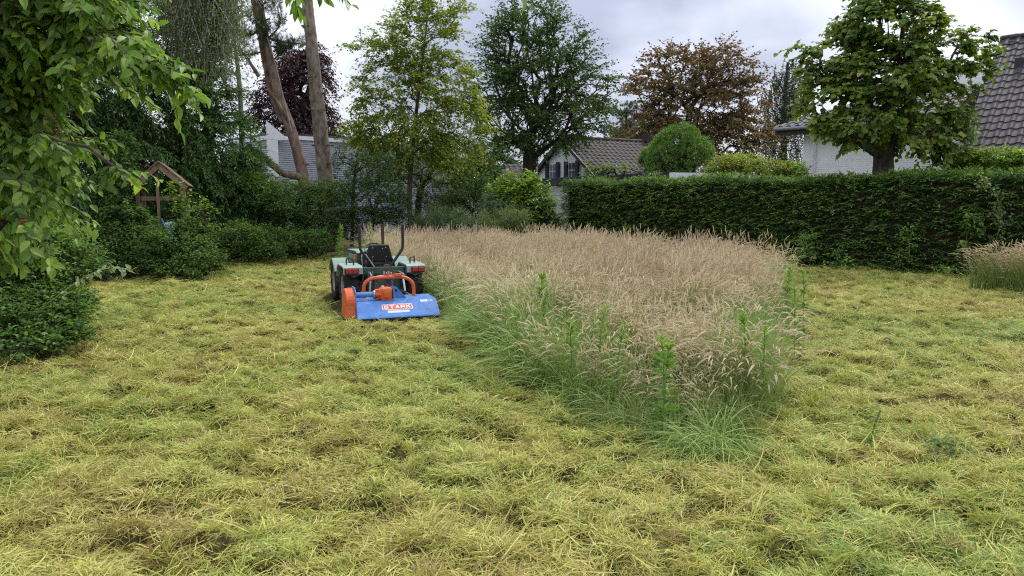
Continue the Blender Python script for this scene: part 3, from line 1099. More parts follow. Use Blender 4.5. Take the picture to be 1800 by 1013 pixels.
# ------------------------------------------------------------------ buildings
M_white = noisy_mat("white painted masonry", (0.78, 0.79, 0.80), (0.88, 0.88, 0.88), 3.5, 0.8, 0.2)
M_block = noisy_mat("pale block", (0.42, 0.41, 0.38), (0.62, 0.61, 0.57), 2.2, 0.9, 0.1, bump=0.3)
M_joint = noisy_mat("grey mortar", (0.22, 0.22, 0.21), (0.34, 0.33, 0.31), 12, 0.95, 0.1)
M_tile = noisy_mat("dark brown roof tile", (0.023, 0.019, 0.021), (0.056, 0.046, 0.048), 3.0, 0.6, 0.25)
M_tile2 = noisy_mat("brown roof tile", (0.026, 0.019, 0.018), (0.060, 0.046, 0.044), 2.5, 0.65, 0.2)
M_black = flat_mat("black fascia", (0.022, 0.023, 0.027), 0.5, 0.4)
M_trim = flat_mat("white trim", (0.72, 0.73, 0.76), 0.5, 0.4, var=0.04)
M_clad = noisy_mat("grey metal cladding", (0.30, 0.32, 0.37), (0.38, 0.40, 0.45), 1.5, 0.45, 0.4)
M_wood = noisy_mat("weathered brown wood", (0.13, 0.088, 0.058), (0.28, 0.20, 0.135), 6, 0.85, 0.15, stretch=(1, 1, 0.2), bump=0.3)
M_glass = flat_mat("dark window glass", (0.03, 0.035, 0.045), 0.08, 0.6, var=0.05)
M_shut = flat_mat("dark blue shutter", (0.016, 0.018, 0.032), 0.5, 0.3)
M_slide = flat_mat("pale blue plastic", (0.22, 0.33, 0.56), 0.4, 0.4)
M_dim = flat_mat("grey plaster", (0.30, 0.31, 0.33), 0.85, 0.1)


def oriented(mb, o, ex, ey, ez, s, lo=(0, 0, 0), **kw):
    """Box spanned from corner o + lo along the unit axes ex, ey, ez with sizes s."""
    o = np.asarray(o, float) + lo[0] * ex + lo[1] * ey + lo[2] * ez
    v = [o + a * s[0] * ex + b * s[1] * ey + c * s[2] * ez for c in (0, 1) for b in (0, 1) for a in (0, 1)]
    mb.add(v, [(0, 2, 3, 1), (4, 5, 7, 6), (0, 1, 5, 4), (2, 6, 7, 3), (0, 4, 6, 2), (1, 3, 7, 5)], **kw)


UZ = np.array((0, 0, 1.0))


def tile_mesh(w, l, mat):
    """One interlocking pantile lying in its local x (across), y (up the slope) plane."""
    mb = MB()
    xs = np.linspace(0, 1, 8)
    prof = np.array((0.05, 0.00, 0.0, 0.1, 0.55, 0.95, 0.9, 0.35)) * 0.045
    v, n = [], len(xs)
    for y, dz in ((-0.03, 0.030), (l, 0.006)):
        for x, p in zip(xs, prof):
            v.append((x * w * 1.02, y, p + dz))
    for x, p in zip(xs, prof):
        v.append((x * w * 1.02, -0.03, p + 0.004))
    f = [(i, i + 1, n + i + 1, n + i) for i in range(n - 1)] + [(2 * n + i, 2 * n + i + 1, i + 1, i) for i in range(n - 1)]
    mb.add(v, f, smooth=False)
    return mb.mesh("tile", mat)


def basis(ex, ey, ez, o):
    return Matrix(((ex[0], ey[0], ez[0], o[0]), (ex[1], ey[1], ez[1], o[1]), (ex[2], ey[2], ez[2], o[2]), (0, 0, 0, 1)))


def tile_field(roof, base, o, ex, es, nu, nv, w, l, mat, quota, accept=None, order=None):
    """Cover a slope with tiles: single tiles as children of roof up to quota, the rest joined as stuff."""
    ez = nrm(np.cross(ex, es))
    me = tile_mesh(w, l, mat)
    spots = [(i, j) for j in range(nv) for i in range(nu) if accept is None or accept(i + 0.5, j + 0.5)]
    if order:
        spots.sort(key=order)
    v0 = np.array([tuple(v.co) for v in me.vertices])
    f0 = np.array([tuple(p.vertices) for p in me.polygons])
    rest = MB()
    for k, (i, j) in enumerate(spots):
        p = o + ex * (i * w) + es * (j * l) + ez * 0.004 * random.random()
        if k < quota:
            t = bpy.data.objects.new("tile", me)
            COL.objects.link(t)
            t.parent = roof
            t.matrix_local = basis(ex, es, ez, p - base) @ Matrix.Rotation(random.gauss(0, 0.006), 4, "Z")
        else:
            rest.add(v0[:, :1] * ex + v0[:, 1:2] * es + v0[:, 2:3] * ez + p, f0)
    if rest.n:
        tag(rest.build("tiles", mat, roof, base=base), kind="stuff")
    return len(spots)


def brick_field(wall, base, o, ex, nout, length, z0, z1, bw, bh, mat, quota, joint=0.012, order=None):
    """Courses of bricks standing 8 mm proud of the mortar face."""
    spots = []
    rows = int((z1 - z0) / (bh + joint))
    for r in range(rows):
        s = -0.5 * (r % 2) * (bw + joint)
        while s < length:
            a, b = max(s, 0), min(s + bw, length)
            if b - a > 0.04:
                spots.append((a, b - a, z0 + r * (bh + joint)))
            s += bw + joint
    if order:
        spots.sort(key=order)
    full = MB()
    oriented(full, (0, 0, 0), np.array((1.0, 0, 0)), np.array((0, 1.0, 0)), UZ, (bw, 0.02, bh), (0, -0.0018, 0))
    me = full.mesh("brick", mat)
    rest = MB()
    for k, (a, wd, z) in enumerate(spots):
        p = np.asarray(o, float) + ex * a + UZ * z
        if k < quota:
            t = bpy.data.objects.new("brick", me)
            COL.objects.link(t)
            t.parent = wall
            m = basis(ex * (wd / bw), -nout, UZ, p - base + nout * random.uniform(-0.0006, 0.0006))
            t.matrix_local = m
        else:
            oriented(rest, p, ex, nout, UZ, (wd, 0.02, bh), (0, -0.012, 0))
    if rest.n:
        tag(rest.build("bricks", mat, wall, base=base), kind="stuff")


E = nrm(np.array((0.727, -0.686, 0)))       # along the hedge, towards the right
NB = np.array((0.686, 0.727, 0))            # away from the lawn

# --- white brick house on the right
H0 = P(1410, 300, 25.0)
H0[2] = 0
wh = thing("brick_house", "white painted brick house with dark tiled roof behind the hedge and the linden", "house", H0, 0, None, True)
La = 4.45
wm = MB()
oriented(wm, H0, E, NB, UZ, (La, 5.0, 4.02))
wall = wm.build("wall", M_white, wh)
brick_field(wall, H0, H0, E, -NB, La, 2.2, 4.0, 0.21, 0.065, M_white, 300, 0.005, order=lambda q: -q[2])
# eave, gutter and hipped roof over the white wall
rf = MB()
O_ = H0 - E * 0.75 - NB * 0.55 + UZ * 4.02
run, rise = 3.0, 1.2
Lr = La + 0.75
a0, b0 = O_, O_ + E * Lr
a1, b1 = O_ + NB * run + E * 2.6 + UZ * rise, O_ + NB * run + E * Lr + UZ * rise
c0, d0 = O_ + NB * 2 * run, O_ + E * Lr + NB * 2 * run
dn = UZ * -0.03
rf.add([a0 + dn, b0 + dn, b1 + dn, a1 + dn, c0 + dn, d0 + dn], [(0, 1, 2, 3), (3, 2, 5, 4), (0, 3, 4), (0, 4, 5, 1), (1, 5, 2)])
roof = rf.build("roof", M_tile, wh)
es = nrm(NB * run + UZ * rise)
sl = math.hypot(run, rise)
tile_field(roof, H0, O_ - es * 0.06, E, es, int(Lr / 0.29) + 1, int(sl / 0.34), 0.29, 0.34, M_tile, 110,
           accept=lambda i, j: i * 0.29 > 2.6 * (j * 0.34 / sl) - 0.1, order=lambda q: q[0])
# left slope of the hip
ex2 = -NB
es2 = nrm(np.cross(nrm(np.cross(a1 - a0, c0 - a0)), ex2))
es2 = es2 if es2[2] > 0 else -es2
gm = MB()
tube(gm, [O_ - NB * 0.06 - UZ * 0.06, b0 - NB * 0.06 - UZ * 0.06], 0.065, 8)
gut = gm.build("gutter", flat_mat("grey zinc gutter", (0.22, 0.235, 0.27), 0.4, 0.5), wh)
fm = MB()
oriented(fm, O_, E, NB, UZ, (Lr, 0.5, 0.16), (0, 0.03, -0.24))
fm.build("eave_board", M_black, wh)
pm = MB()
tube(pm, [H0 + E * 0.35 - NB * 0.5 + UZ * 3.9, H0 + E * 0.42 - NB * 0.10 + UZ * 3.5, H0 + E * 0.42 - NB * 0.08 + UZ * 0.2], 0.045, 8)
pm.build("downpipe", M_white, wh)
# lower wing with the big tiled slope
B0 = P(1684, 268, 21.2)
Lb, runb, riseb = 6.6, 4.3, 3.75
bm2 = MB()
eb = nrm(NB * runb + UZ * riseb)
slb = math.hypot(runb, riseb)
ap = B0 + NB * runb + UZ * riseb
bm2.add([B0 + dn, B0 + E * Lb + dn, ap + E * Lb + dn, ap + dn, B0 + NB * 2 * runb + dn, B0 + NB * 2 * runb + E * Lb + dn],
        [(0, 1, 2, 3), (3, 2, 5, 4), (1, 5, 2), (0, 4, 5, 1)])
roofb = bm2.build("roof", M_tile, wh)
tile_field(roofb, H0, B0 - eb * 0.05, E, eb, int(Lb / 0.29), int(slb / 0.335), 0.29, 0.335, M_tile, 185, order=lambda q: q[0])
gm = MB()
gq = [B0 + E * 0.03 + UZ * -0.05, B0 + E * 0.03 + NB * 2 * runb + UZ * -0.05, ap + E * 0.03 + UZ * -0.05]
gm.add(gq + [q + E * 0.2 for q in gq], [(0, 1, 2), (3, 5, 4), (0, 2, 5, 3), (1, 4, 5, 2), (0, 3, 4, 1)])
gm.build("gable", M_white, wh)
rg = MB()
for i in range(15):
    tube(rg, [ap + E * (i * 0.44), ap + E * (i * 0.44 + 0.47)], (0.10, 0.115), 8)
rg.build("ridge", M_tile, roofb)
gm = MB()
tube(gm, [B0 - NB * 0.08 - UZ * 0.05, B0 + E * Lb - NB * 0.08 - UZ * 0.05], 0.06, 8)
gm.build("gutter", M_black, wh)
fm = MB()
oriented(fm, B0, E, NB, UZ, (Lb, 0.7, 0.14), (-0.02, 0.02, -0.22))
fm.build("eave_board", M_black, wh)
wb = MB()
oriented(wb, B0, E, NB, UZ, (Lb - 0.3, 4.0, B0[2] - 0.2), (0.25, 0.75, -B0[2]))
wb.build("wall", M_dim, wh)
# white dormer block and dark chimney between the two roofs
dm = MB()
dp = P(1680, 170, 24.4)
oriented(dm, dp, E, NB, UZ, (0.85, 0.8, 1.15), (0, 0, -0.35))
dm.build("dormer", M_white, wh)
cm = MB()
oriented(cm, P(1783, 112, 22.9), E, NB, UZ, (0.22, 0.2, 0.36), (0, 0, -0.2))
cm.build("roof_vent", M_black, wh)

# --- brown roofed house in the middle distance
Y0 = 38.0
A0 = P(985, 242, Y0)
d_ = nrm(np.array((0.85, 0.53, 0)))
w_ = nrm(np.array((0.53, -0.85, 0)))
hb = thing("cottage", "white gabled house with brown tiled roof and dark shutters behind the garage", "house", (A0[0], A0[1], 0), 0, None, True)
hw, ez_ = 3.6, 2.55
LL = 6.6
wl = MB()
g0 = A0 * (1, 1, 0)
Wd = d_ * 0.25
wl.add([g0 - w_ * hw + Wd, g0 + w_ * hw + Wd, g0 + w_ * hw + Wd + UZ * (A0[2] - ez_ - 0.05), A0 - UZ * 0.12 + Wd, g0 - w_ * hw + Wd + UZ * (A0[2] - ez_ - 0.05),
        g0 - w_ * hw + d_ * LL, g0 + w_ * hw + d_ * LL, g0 + w_ * hw + d_ * LL + UZ * (A0[2] - ez_ - 0.05), A0 - UZ * 0.12 + d_ * LL, g0 - w_ * hw + d_ * LL + UZ * (A0[2] - ez_ - 0.05)],
       [(0, 1, 2, 3, 4), (5, 9, 8, 7, 6), (1, 6, 7, 2), (0, 4, 9, 5)])
wl.build("wall", M_white, hb)
rfm = MB()
e0, e1 = A0 + w_ * hw * 1.04 - UZ * ez_ * 1.04, A0 - w_ * hw * 1.04 - UZ * ez_ * 1.04
tk_ = UZ * -0.10
rfm.add([A0, A0 + d_ * LL, e0 + d_ * LL, e0, A0 + tk_, A0 + d_ * LL + tk_, e0 + d_ * LL + tk_, e0 + tk_], [(0, 3, 2, 1), (0, 4, 7, 3), (3, 7, 6, 2), (1, 2, 6, 5), (4, 5, 6, 7)])
rfm.add([A0, A0 + d_ * LL, e1 + d_ * LL, e1, A0 + tk_, A0 + d_ * LL + tk_, e1 + d_ * LL + tk_, e1 + tk_], [(0, 1, 2, 3), (0, 3, 7, 4), (3, 2, 6, 7), (1, 5, 6, 2), (4, 7, 6, 5)])
rfo = rfm.build("roof", M_tile2, hb)
esr = nrm(A0 - e0)
slr = np.linalg.norm(A0 - e0)
base_hb = np.array(tuple(hb.location))
tile_field(rfo, base_hb, e0 + UZ * 0.01, d_, esr, int(LL / 0.32), int(slr / 0.30), 0.32, 0.30, M_tile2, 300,
           order=lambda q: -q[1])
rg = MB()
for i in range(13):
    tube(rg, [A0 + d_ * (i * 0.5) + UZ * 0.02, A0 + d_ * (i * 0.5 + 0.53) + UZ * 0.02], (0.11, 0.13), 6)
rg.build("ridge", M_tile2, rfo)
bm_b = MB()
for s in (1, -1):
    ee = e0 if s == 1 else e1
    dvec = nrm(ee - A0)
    nn_ = nrm(np.cross(dvec, d_))
    nn_ = nn_ if nn_[2] > 0 else -nn_
    oriented(bm_b, A0 - d_ * 0.04, dvec, d_, nn_, (np.linalg.norm(ee - A0), 0.035, 0.16), (0, 0, -0.13 if s == 1 else -0.131))
bm_b.build("barge_board", M_black, hb)
# chimney at the far end of the ridge
cm = MB()
oriented(cm, A0 + d_ * 5.6, d_, w_, UZ, (0.45, 0.5, 0.75), (0, -0.25, -0.3))
cm.build("chimney", M_tile2, rfo)
# gable windows with their shutters
wz = P(990, 300, Y0)[2]
for s, wv in ((-0.95, 0.62), (0.72, 0.62)):
    fo = MB()
    o_ = g0 + w_ * s + d_ * 0.25 + UZ * (wz - 0.75)
    oriented(fo, o_, w_, -d_, UZ, (0.62, 0.05, 1.15), (-0.31, 0.0, 0))
    win = fo.build("window", M_trim, hb)
    pg = MB()
    for a in (0, 1):
        for b in (0, 1, 2):
            oriented(pg, o_, w_, -d_, UZ, (0.245, 0.02, 0.325), (-0.265 + a * 0.28, 0.035, 0.05 + b * 0.36))
    pg.build("pane", M_glass, win)
    for q in (-0.62, 0.34):
        sm = MB()
        oriented(sm, o_, w_, -d_, UZ, (0.28, 0.05, 1.25), (q, 0.055, -0.05))
        for z in range(9):
            oriented(sm, o_, w_, -d_, UZ, (0.22, 0.012, 0.085), (q + 0.03, 0.105, 0.02 + z * 0.128))
        sm.build("shutter", M_shut, hb)
# lower tiled wing at the left of the gable
wing = MB()
k0 = P(872, 318, 40.0)
k0[2] = 2.35
kk = [k0, k0 + np.array((2.6, 0.6, 0)), k0 + np.array((2.6, 3.0, 1.25)), k0 + np.array((1.0, 3.0, 1.25)), k0 + np.array((0, 5.5, 0))]
wing.add(kk, [(0, 1, 2, 3), (0, 3, 4)])
wing_o = wing.build("roof", M_tile2, hb)
exw = nrm(kk[1] - kk[0])
esw = nrm(np.cross(nrm(np.cross(kk[1] - kk[0], kk[2] - kk[0])), exw))
tile_field(wing_o, base_hb, k0 + UZ * 0.02, exw, esw, 8, 8, 0.32, 0.33, M_tile2, 0, accept=lambda i, j: i * 0.32 > 0.42 * j * 0.33)
ww_ = MB()
oriented(ww_, k0 * (1, 1, 0) + np.array((0.2, 0.4, 0)), np.array((1.0, 0, 0)), np.array((0, 1.0, 0)), UZ, (2.3, 4, 2.3))
ww_.build("wall", M_white, hb)
pm = MB()
fl = P(944, 318, 36.5)
tube(pm, [fl, fl + UZ * 1.25], 0.035, 6)
pm.build("flue_pipe", M_trim, hb)

# --- flat roofed garage behind the left end of the hedge
Cg = P(1182, 302, 25.2)
ga, gb = nrm(np.array((-0.42, 0.907, 0))), nrm(np.array((0.907, 0.42, 0)))
gar = thing("garage", "flat roofed garage of pale blocks with a black and white fascia", "garage", (Cg[0], Cg[1], 0), 0, None, True)
gbase = np.array((Cg[0], Cg[1], 0.0))
zt = Cg[2]
Lg = 10.3
wm = MB()
oriented(wm, gbase, ga, gb, UZ, (Lg, 2.7, zt - 0.3))
gw = wm.build("wall", M_joint, gar)
brick_field(gw, gbase, gbase + ga * (Lg - 3.1), ga, -gb, 3.1, 0.05, zt - 0.34, 0.38, 0.18, M_block, 300, 0.016)
fm = MB()
oriented(fm, gbase, ga, gb, UZ, (Lg + 0.3, 0.05, 0.27), (-0.05, -0.17, zt - 0.30))
fm.build("fascia", M_black, gar)
fm = MB()
oriented(fm, gbase, ga, gb, UZ, (0.05, 2.9, 0.27), (-0.105, -0.17, zt - 0.30))
fo_ = fm.build("fascia", M_trim, gar)
fo_["label"] = "white end fascia"
rm = MB()
oriented(rm, gbase, ga, gb, UZ, (Lg + 0.22, 2.75, 0.05), (-0.05, -0.115, zt - 0.075))
rm.build("roof", M_dim, gar)
cp = MB()
oriented(cp, gbase, ga, gb, UZ, (Lg + 0.36, 0.10, 0.03), (-0.11, -0.19, zt - 0.028))
cp.build("coping", flat_mat("dark zinc edge", (0.06, 0.062, 0.075), 0.35, 0.5), gar)

# --- grey clad building on the left
K0 = P(490, 350, 30.0)
K0[2] = 0
ka, kb = nrm(np.array((0.72, 0.69, 0))), nrm(np.array((-0.69, 0.72, 0)))
gl = thing("clad_building", "low building with grey ribbed cladding and a white roof edge behind the pines", "building", K0, 0, None, True)
hz = P(505, 244, 30.0)[2]
wm = MB()
oriented(wm, K0, ka, kb, UZ, (9.0, 5.0, hz))
cw = wm.build("wall", M_clad, gl)
rb = MB()
nrib = int((hz - 0.1) / 0.085)
for i in range(nrib):
    z = 0.05 + i * 0.085
    for (o_, ax_, nn_, ll_) in ((K0, ka, -kb, 8.98), (K0, kb, -ka, 4.98)):
        q = o_ + UZ * z + nn_ * 0.004
        a, b = q + ax_ * 0.02, q + ax_ * ll_
        rb.add([a, b, b + nn_ * 0.014 + UZ * 0.02, a + nn_ * 0.014 + UZ * 0.02, b + nn_ * 0.014 + UZ * 0.05, a + nn_ * 0.014 + UZ * 0.05, b + UZ * 0.07, a + UZ * 0.07],
               [(0, 1, 2, 3), (3, 2, 4, 5), (5, 4, 6, 7)])
tag(rb.build("ribs", M_clad, cw, base=K0), kind="stuff")
em = MB()
oriented(em, K0, ka, kb, UZ, (9.2, 5.2, 0.16), (-0.08, -0.08, hz))
em.build("roof_edge", M_trim, gl)
em = MB()
oriented(em, K0, ka, kb, UZ, (8.9, 4.9, 0.10), (0.08, 0.08, hz + 0.162))
em.build("parapet", M_black, gl)
pm = MB()
pr = P(482, 350, 29.6)
pr[2] = 0
px_, py_ = nrm(np.array((0.95, 0.31, 0))), nrm(np.array((-0.31, 0.95, 0)))
oriented(pm, pr, px_, py_, UZ, (0.42, 0.3, P(480, 245, 29.6)[2]), (-0.2, 0, 0))
zt2 = P(480, 246, 29.6)[2]
q0 = pr - px_ * 0.2
pm.add([q0 + UZ * zt2, q0 + px_ * 0.85 + UZ * zt2, q0 + UZ * (zt2 + 0.75), q0 + py_ * 0.3 + UZ * zt2, q0 + px_ * 0.85 + py_ * 0.3 + UZ * zt2, q0 + py_ * 0.3 + UZ * (zt2 + 0.75)],
       [(0, 1, 2), (3, 5, 4), (0, 2, 5, 3), (1, 4, 5, 2), (0, 3, 4, 1)])
pm.build("pier", M_white, gl)

# --- pale outbuilding glimpsed between the trees
S0 = P(715, 350, 38.0)
S0[2] = 0
ob = thing("outbuilding", "pale flat roofed outbuilding glimpsed low between the young trees", "outbuilding", S0, 0, None, True)
om = MB()
oriented(om, S0, np.array((1.0, 0, 0)), np.array((0, 1.0, 0)), UZ, (4.0, 4, 1.95))
om.build("wall", M_white, ob)
om = MB()
oriented(om, S0, np.array((1.0, 0, 0)), np.array((0, 1.0, 0)), UZ, (4.3, 4.3, 0.45), (-0.15, -0.15, 1.953))
om.build("fascia", flat_mat("blue grey fascia", (0.06, 0.07, 0.11), 0.5, 0.4), ob)
om = MB()
oriented(om, S0, np.array((1.0, 0, 0)), np.array((0, 1.0, 0)), UZ, (1.1, 0.03, 1.2), (1.3, -0.034, 0.55))
win = om.build("window", M_trim, ob)
om = MB()
for a in (0, 1):
    oriented(om, S0, np.array((1.0, 0, 0)), np.array((0, 1.0, 0)), UZ, (0.46, 0.02, 1.05), (1.36 + a * 0.52, -0.05, 0.62))
om.build("pane", M_glass, win)

# --- wooden climbing tower with a gable roof
T0 = P(283, 350, 16.3)
T0[2] = 0
tw_ = thing("play_tower", "brown wooden play tower with a gable roof half grown over by shrubs", "play tower", T0, 0, None, True)
tx, ty = nrm(np.array((0.94, 0.34, 0))), nrm(np.array((-0.34, 0.94, 0)))
zr = P(278, 284, 16.3)[2]
hwid, drop = 0.56, 0.50
for (a, b) in ((-0.46, 0), (0.46, 0), (-0.46, 1.0), (0.46, 1.0)):
    m = MB()
    oriented(m, T0, tx, ty, UZ, (0.08, 0.08, zr - 0.42), (a - 0.04, b, 0))
    m.build("post", M_wood, tw_)
m = MB()
oriented(m, T0, tx, ty, UZ, (0.06, 0.05, zr - 0.10 - 0.5), (-0.09, 0.01, 0.5))
m.build("post", M_wood, tw_)
for s in (-1, 1):
    dv = nrm(tx * s * hwid - UZ * drop)
    nn_ = nrm(np.cross(dv, ty))
    nn_ = nn_ if nn_[2] > 0 else -nn_
    top = T0 + UZ * zr
    sp = MB()
    oriented(sp, top, dv, ty, nn_, (0.78, 0.05, 0.11), (0, -0.13, -0.125 - 0.002 * s))
    sp.build("rafter", M_wood, tw_)
    for q in range(6):
        bmx = MB()
        oriented(bmx, top, dv, ty, nn_, (0.128, 1.42, 0.02), (q * 0.132, -0.16, -0.012 + 0.006 * (q % 2)))
        bmx.build("roof_board", M_wood, tw_)
for z in (1.05, 1.62):
    m = MB()
    oriented(m, T0, tx, ty, UZ, (0.84, 0.035, 0.09), (-0.42, 0.085, z))
    m.build("rail", M_wood, tw_)
m = MB()
oriented(m, T0, tx, ty, UZ, (0.84, 0.9, 0.04), (-0.42, 0.085, 1.0))
m.build("deck", M_wood, tw_)
# slide running down towards the right
m = MB()
s0, s1 = T0 + tx * 0.18 + UZ * 1.12, T0 + tx * 0.62 - ty * 1.15 + UZ * 0.30
dv = nrm(s1 - s0)
sdv = nrm(np.cross(dv, UZ))
un = np.cross(sdv, dv)
ll = np.linalg.norm(s1 - s0)
oriented(m, s0, dv, sdv, un, (ll, 0.40, 0.025), (0, -0.2, 0))
for s in (-0.225, 0.201):
    oriented(m, s0, dv, sdv, un, (ll + 0.02, 0.024, 0.14), (0, s, -0.01))
m.build("slide", M_slide, tw_)

# --- overhead wire at the far right
m = MB()
wa, wb_ = P(1772, 72, 24), P(1990, 34, 20)
tube(m, [wa + (wb_ - wa) * t - UZ * 0.25 * math.sin(t * math.pi) for t in np.linspace(0, 1, 9)], 0.012, 5)
tag(m.build("overhead_wire", M_black), "thin dark overhead wire above the ridge of the white brick house", "wire")
# ------------------------------------------------------------------ tractor
M_mint = dusty_mat("faded mint paint", (0.20, 0.315, 0.245), amt=0.5)
M_dgreen = dusty_mat("dark green paint", (0.030, 0.072, 0.046), (0.12, 0.105, 0.075), 0.6)
M_top = dusty_mat("worn pale fender top", (0.30, 0.38, 0.32), (0.22, 0.195, 0.14), 0.6)
M_rub = dusty_mat("dusty tyre rubber", (0.020, 0.020, 0.020), (0.105, 0.092, 0.062), 0.7, 0.8, 0.2)
M_rim = noisy_mat("dirty cream rim", (0.16, 0.145, 0.10), (0.36, 0.34, 0.27), 7, 0.6, 0.3)
M_seat = dusty_mat("black seat vinyl", (0.016, 0.016, 0.018), (0.07, 0.065, 0.055), 0.4, 0.5)
M_blk = flat_mat("black steel", (0.020, 0.019, 0.020), 0.5, 0.4)
M_steel = noisy_mat("worn steel", (0.22, 0.21, 0.20), (0.48, 0.47, 0.45), 12, 0.4, 0.5, 0.7)
M_rust = noisy_mat("brown rusty pipe", (0.035, 0.020, 0.014), (0.095, 0.052, 0.035), 11, 0.8, 0.2)
M_redl = flat_mat("red lens", (0.36, 0.025, 0.020), 0.2, 0.6)
M_amber = flat_mat("amber lens", (0.50, 0.16, 0.02), 0.25, 0.5)
M_org = dusty_mat("orange paint", (0.66, 0.115, 0.026), (0.30, 0.20, 0.12), 0.45, 0.42)
M_blue = dusty_mat("blue paint", (0.062, 0.205, 0.54), (0.24, 0.26, 0.26), 0.40, 0.40)
M_wht = flat_mat("white print", (0.78, 0.80, 0.83), 0.45, 0.3, var=0.03)
M_grp = flat_mat("grey print", (0.36, 0.42, 0.52), 0.5, 0.3, var=0.05)
M_redp = flat_mat("red badge", (0.62, 0.10, 0.045), 0.4, 0.4, var=0.04)
M_dirt = noisy_mat("dusty grease", (0.05, 0.045, 0.038), (0.16, 0.14, 0.11), 14, 0.9, 0.15)

HEAD = math.radians(21)
TP = (-2.01, 11.28, 0.0)
tr = thing("tractor", "small green four wheel tractor with black roll bar seen from behind beside tall grass", "tractor", TP, HEAD)


def wheel(x, y, side):
    """Agricultural wheel, axle along x; side +1 right, -1 left."""
    R, w = 0.325, 0.225
    rim_r = 0.185
    tm = MB()
    prof = [(-w * .36, rim_r), (-w * .5, rim_r + .045), (-w * .5, R - .06), (-w * .40, R - .030), (-w * .2, R - .020), (0, R - .017), (w * .2, R - .020),
            (w * .40, R - .030), (w * .5, R - .06), (w * .5, rim_r + .045), (w * .36, rim_r)]
    lathe(tm, prof, 36, "x", (x, y, R))
    nl = 16
    for k in range(nl):
        for s in (-1, 1):
            th0 = 2 * math.pi * (k + (0.5 if s > 0 else 0)) / nl
            pts = []
            for u_, dth in ((0.02, 0.0), (0.25, 0.10), (0.50, 0.24)):
                xx = s * w * u_
                for dt in (0.0, 0.085):
                    for rr in (R - .032 - (0.022 if u_ > .4 else 0), R + .003 - (0.012 if u_ > .4 else 0)):
                        a = th0 - dth + dt
                        # chevrons point up at the back of the wheel
                        pts.append((x + xx, y - rr * math.sin(a), R + rr * math.cos(a)))
            f = []
            for q in (0, 4):
                f += [(q, q + 4, q + 5, q + 1), (q + 2, q + 3, q + 7, q + 6), (q + 1, q + 5, q + 7, q + 3)]
            f += [(8, 10, 11, 9), (0, 1, 3, 2)]
            tm.add(pts, f)
    wm_ = MB()
    o = side
    lathe(wm_, [(x + o * w * .36, rim_r + .004), (x + o * w * .42, rim_r - .002), (x + o * w * .40, rim_r - .022), (x + o * w * .22, rim_r - .035), (x + o * w * .10, .13), (x + o * w * .12, .075), (x + o * w * .28, .06), (x + o * w * .30, .0)],
          28, "x", (0, y, R))
    lathe(wm_, [(x - o * w * .36, rim_r + .004), (x - o * w * .10, rim_r - .03), (x - o * w * .05, 0.0)], 24, "x", (0, y, R))
    for k in range(6):
        a = 2 * math.pi * k / 6
        lathe(wm_, [(x + o * w * .13, .013), (x + o * w * .24, .013), (x + o * w * .25, 0)], 6, "x", (0, y + .10 * math.cos(a), R + .10 * math.sin(a)))
    root = bpy.data.objects.new("wheel", None)
    COL.objects.link(root)
    root.parent = tr
    tm.build("tyre", M_rub, root)
    wm_.build("rim", M_rim, root)


for (x, y, s) in ((-0.485, 0, -1), (0.485, 0, 1), (-0.485, 0.98, -1), (0.485, 0.98, 1)):
    wheel(x, y, s)


def arc_fender(mb, x0, x1, y, z, r0, r1, a0, a1, n=10, **kw):
    a = np.linspace(a0, a1, n)
    outer = [(y + r1 * math.cos(t), z + r1 * math.sin(t)) for t in a]
    inner = [(y + r0 * math.cos(t), z + r0 * math.sin(t)) for t in a[::-1]]
    prism(mb, outer + inner, x0, x1, "x", **kw)


# front fenders: thin curved sheets with a lip, mint
for s in (-1, 1):
    m = MB()
    arc_fender(m, s * 0.37, s * 0.61, 0.98, 0.325, 0.365, 0.377, math.radians(25), math.radians(150), 14)
    prism(m, [(0.98 + 0.366 * math.cos(t), 0.325 + 0.366 * math.sin(t)) for t in np.linspace(math.radians(95), math.radians(150), 8)] +
          [(0.98 + 0.325 * math.cos(t), 0.325 + 0.325 * math.sin(t)) for t in np.linspace(math.radians(140), math.radians(95), 6)], s * 0.612, s * 0.600, "x")
    m.build("fender", M_mint, tr)

# rear fenders: flat topped boxes with a sloping inner panel
for s in (-1, 1):
    m = MB()
    prism(m, [(-0.34, 0.555), (-0.34, 0.650), (-0.26, 0.672), (0.22, 0.675), (0.36, 0.60), (0.40, 0.46), (0.385, 0.46), (0.34, 0.585), (0.21, 0.655), (-0.25, 0.652), (-0.325, 0.635), (-0.325, 0.555)],
          s * 0.33, s * 0.615, "x", mi=1)
    prism(m, [(-0.325, 0.45), (-0.325, 0.640), (0.22, 0.660), (0.34, 0.585), (0.38, 0.40)], s * 0.331, s * 0.320, "x")
    prism(m, [(s * 0.335, 0.56), (s * 0.335, 0.645), (s * 0.61, 0.645), (s * 0.61, 0.595), (s * 0.46, 0.50)], -0.328, -0.315, "y")
    f = m.build("fender", [M_dgreen, M_top], tr)
    lm_ = MB()
    box(lm_, (s * 0.495, -0.352, 0.600), (0.20, 0.045, 0.082), bev=0.008)
    f2 = lm_.build("tail_light", M_blk, tr)
    for q, (dx, wd, mt) in enumerate(((-0.045, 0.088, M_redl), (0.047, 0.083, M_redl))):
        l2 = MB()
        box(l2, (s * 0.495 + dx, -0.378, 0.600), (wd, 0.022, 0.062), bev=0.006)
        l2.build("lens", mt, f2)
    hm = MB()
    tube(hm, smooth_path([(s * 0.43, -0.12, 0.66), (s * 0.43, -0.12, 0.745), (s * 0.45, -0.10, 0.765), (s * 0.50, -0.04, 0.765), (s * 0.52, -0.02, 0.745), (s * 0.52, -0.02, 0.66)], 18), 0.011, 8)
    hm.build("grab_handle", M_blk, tr)

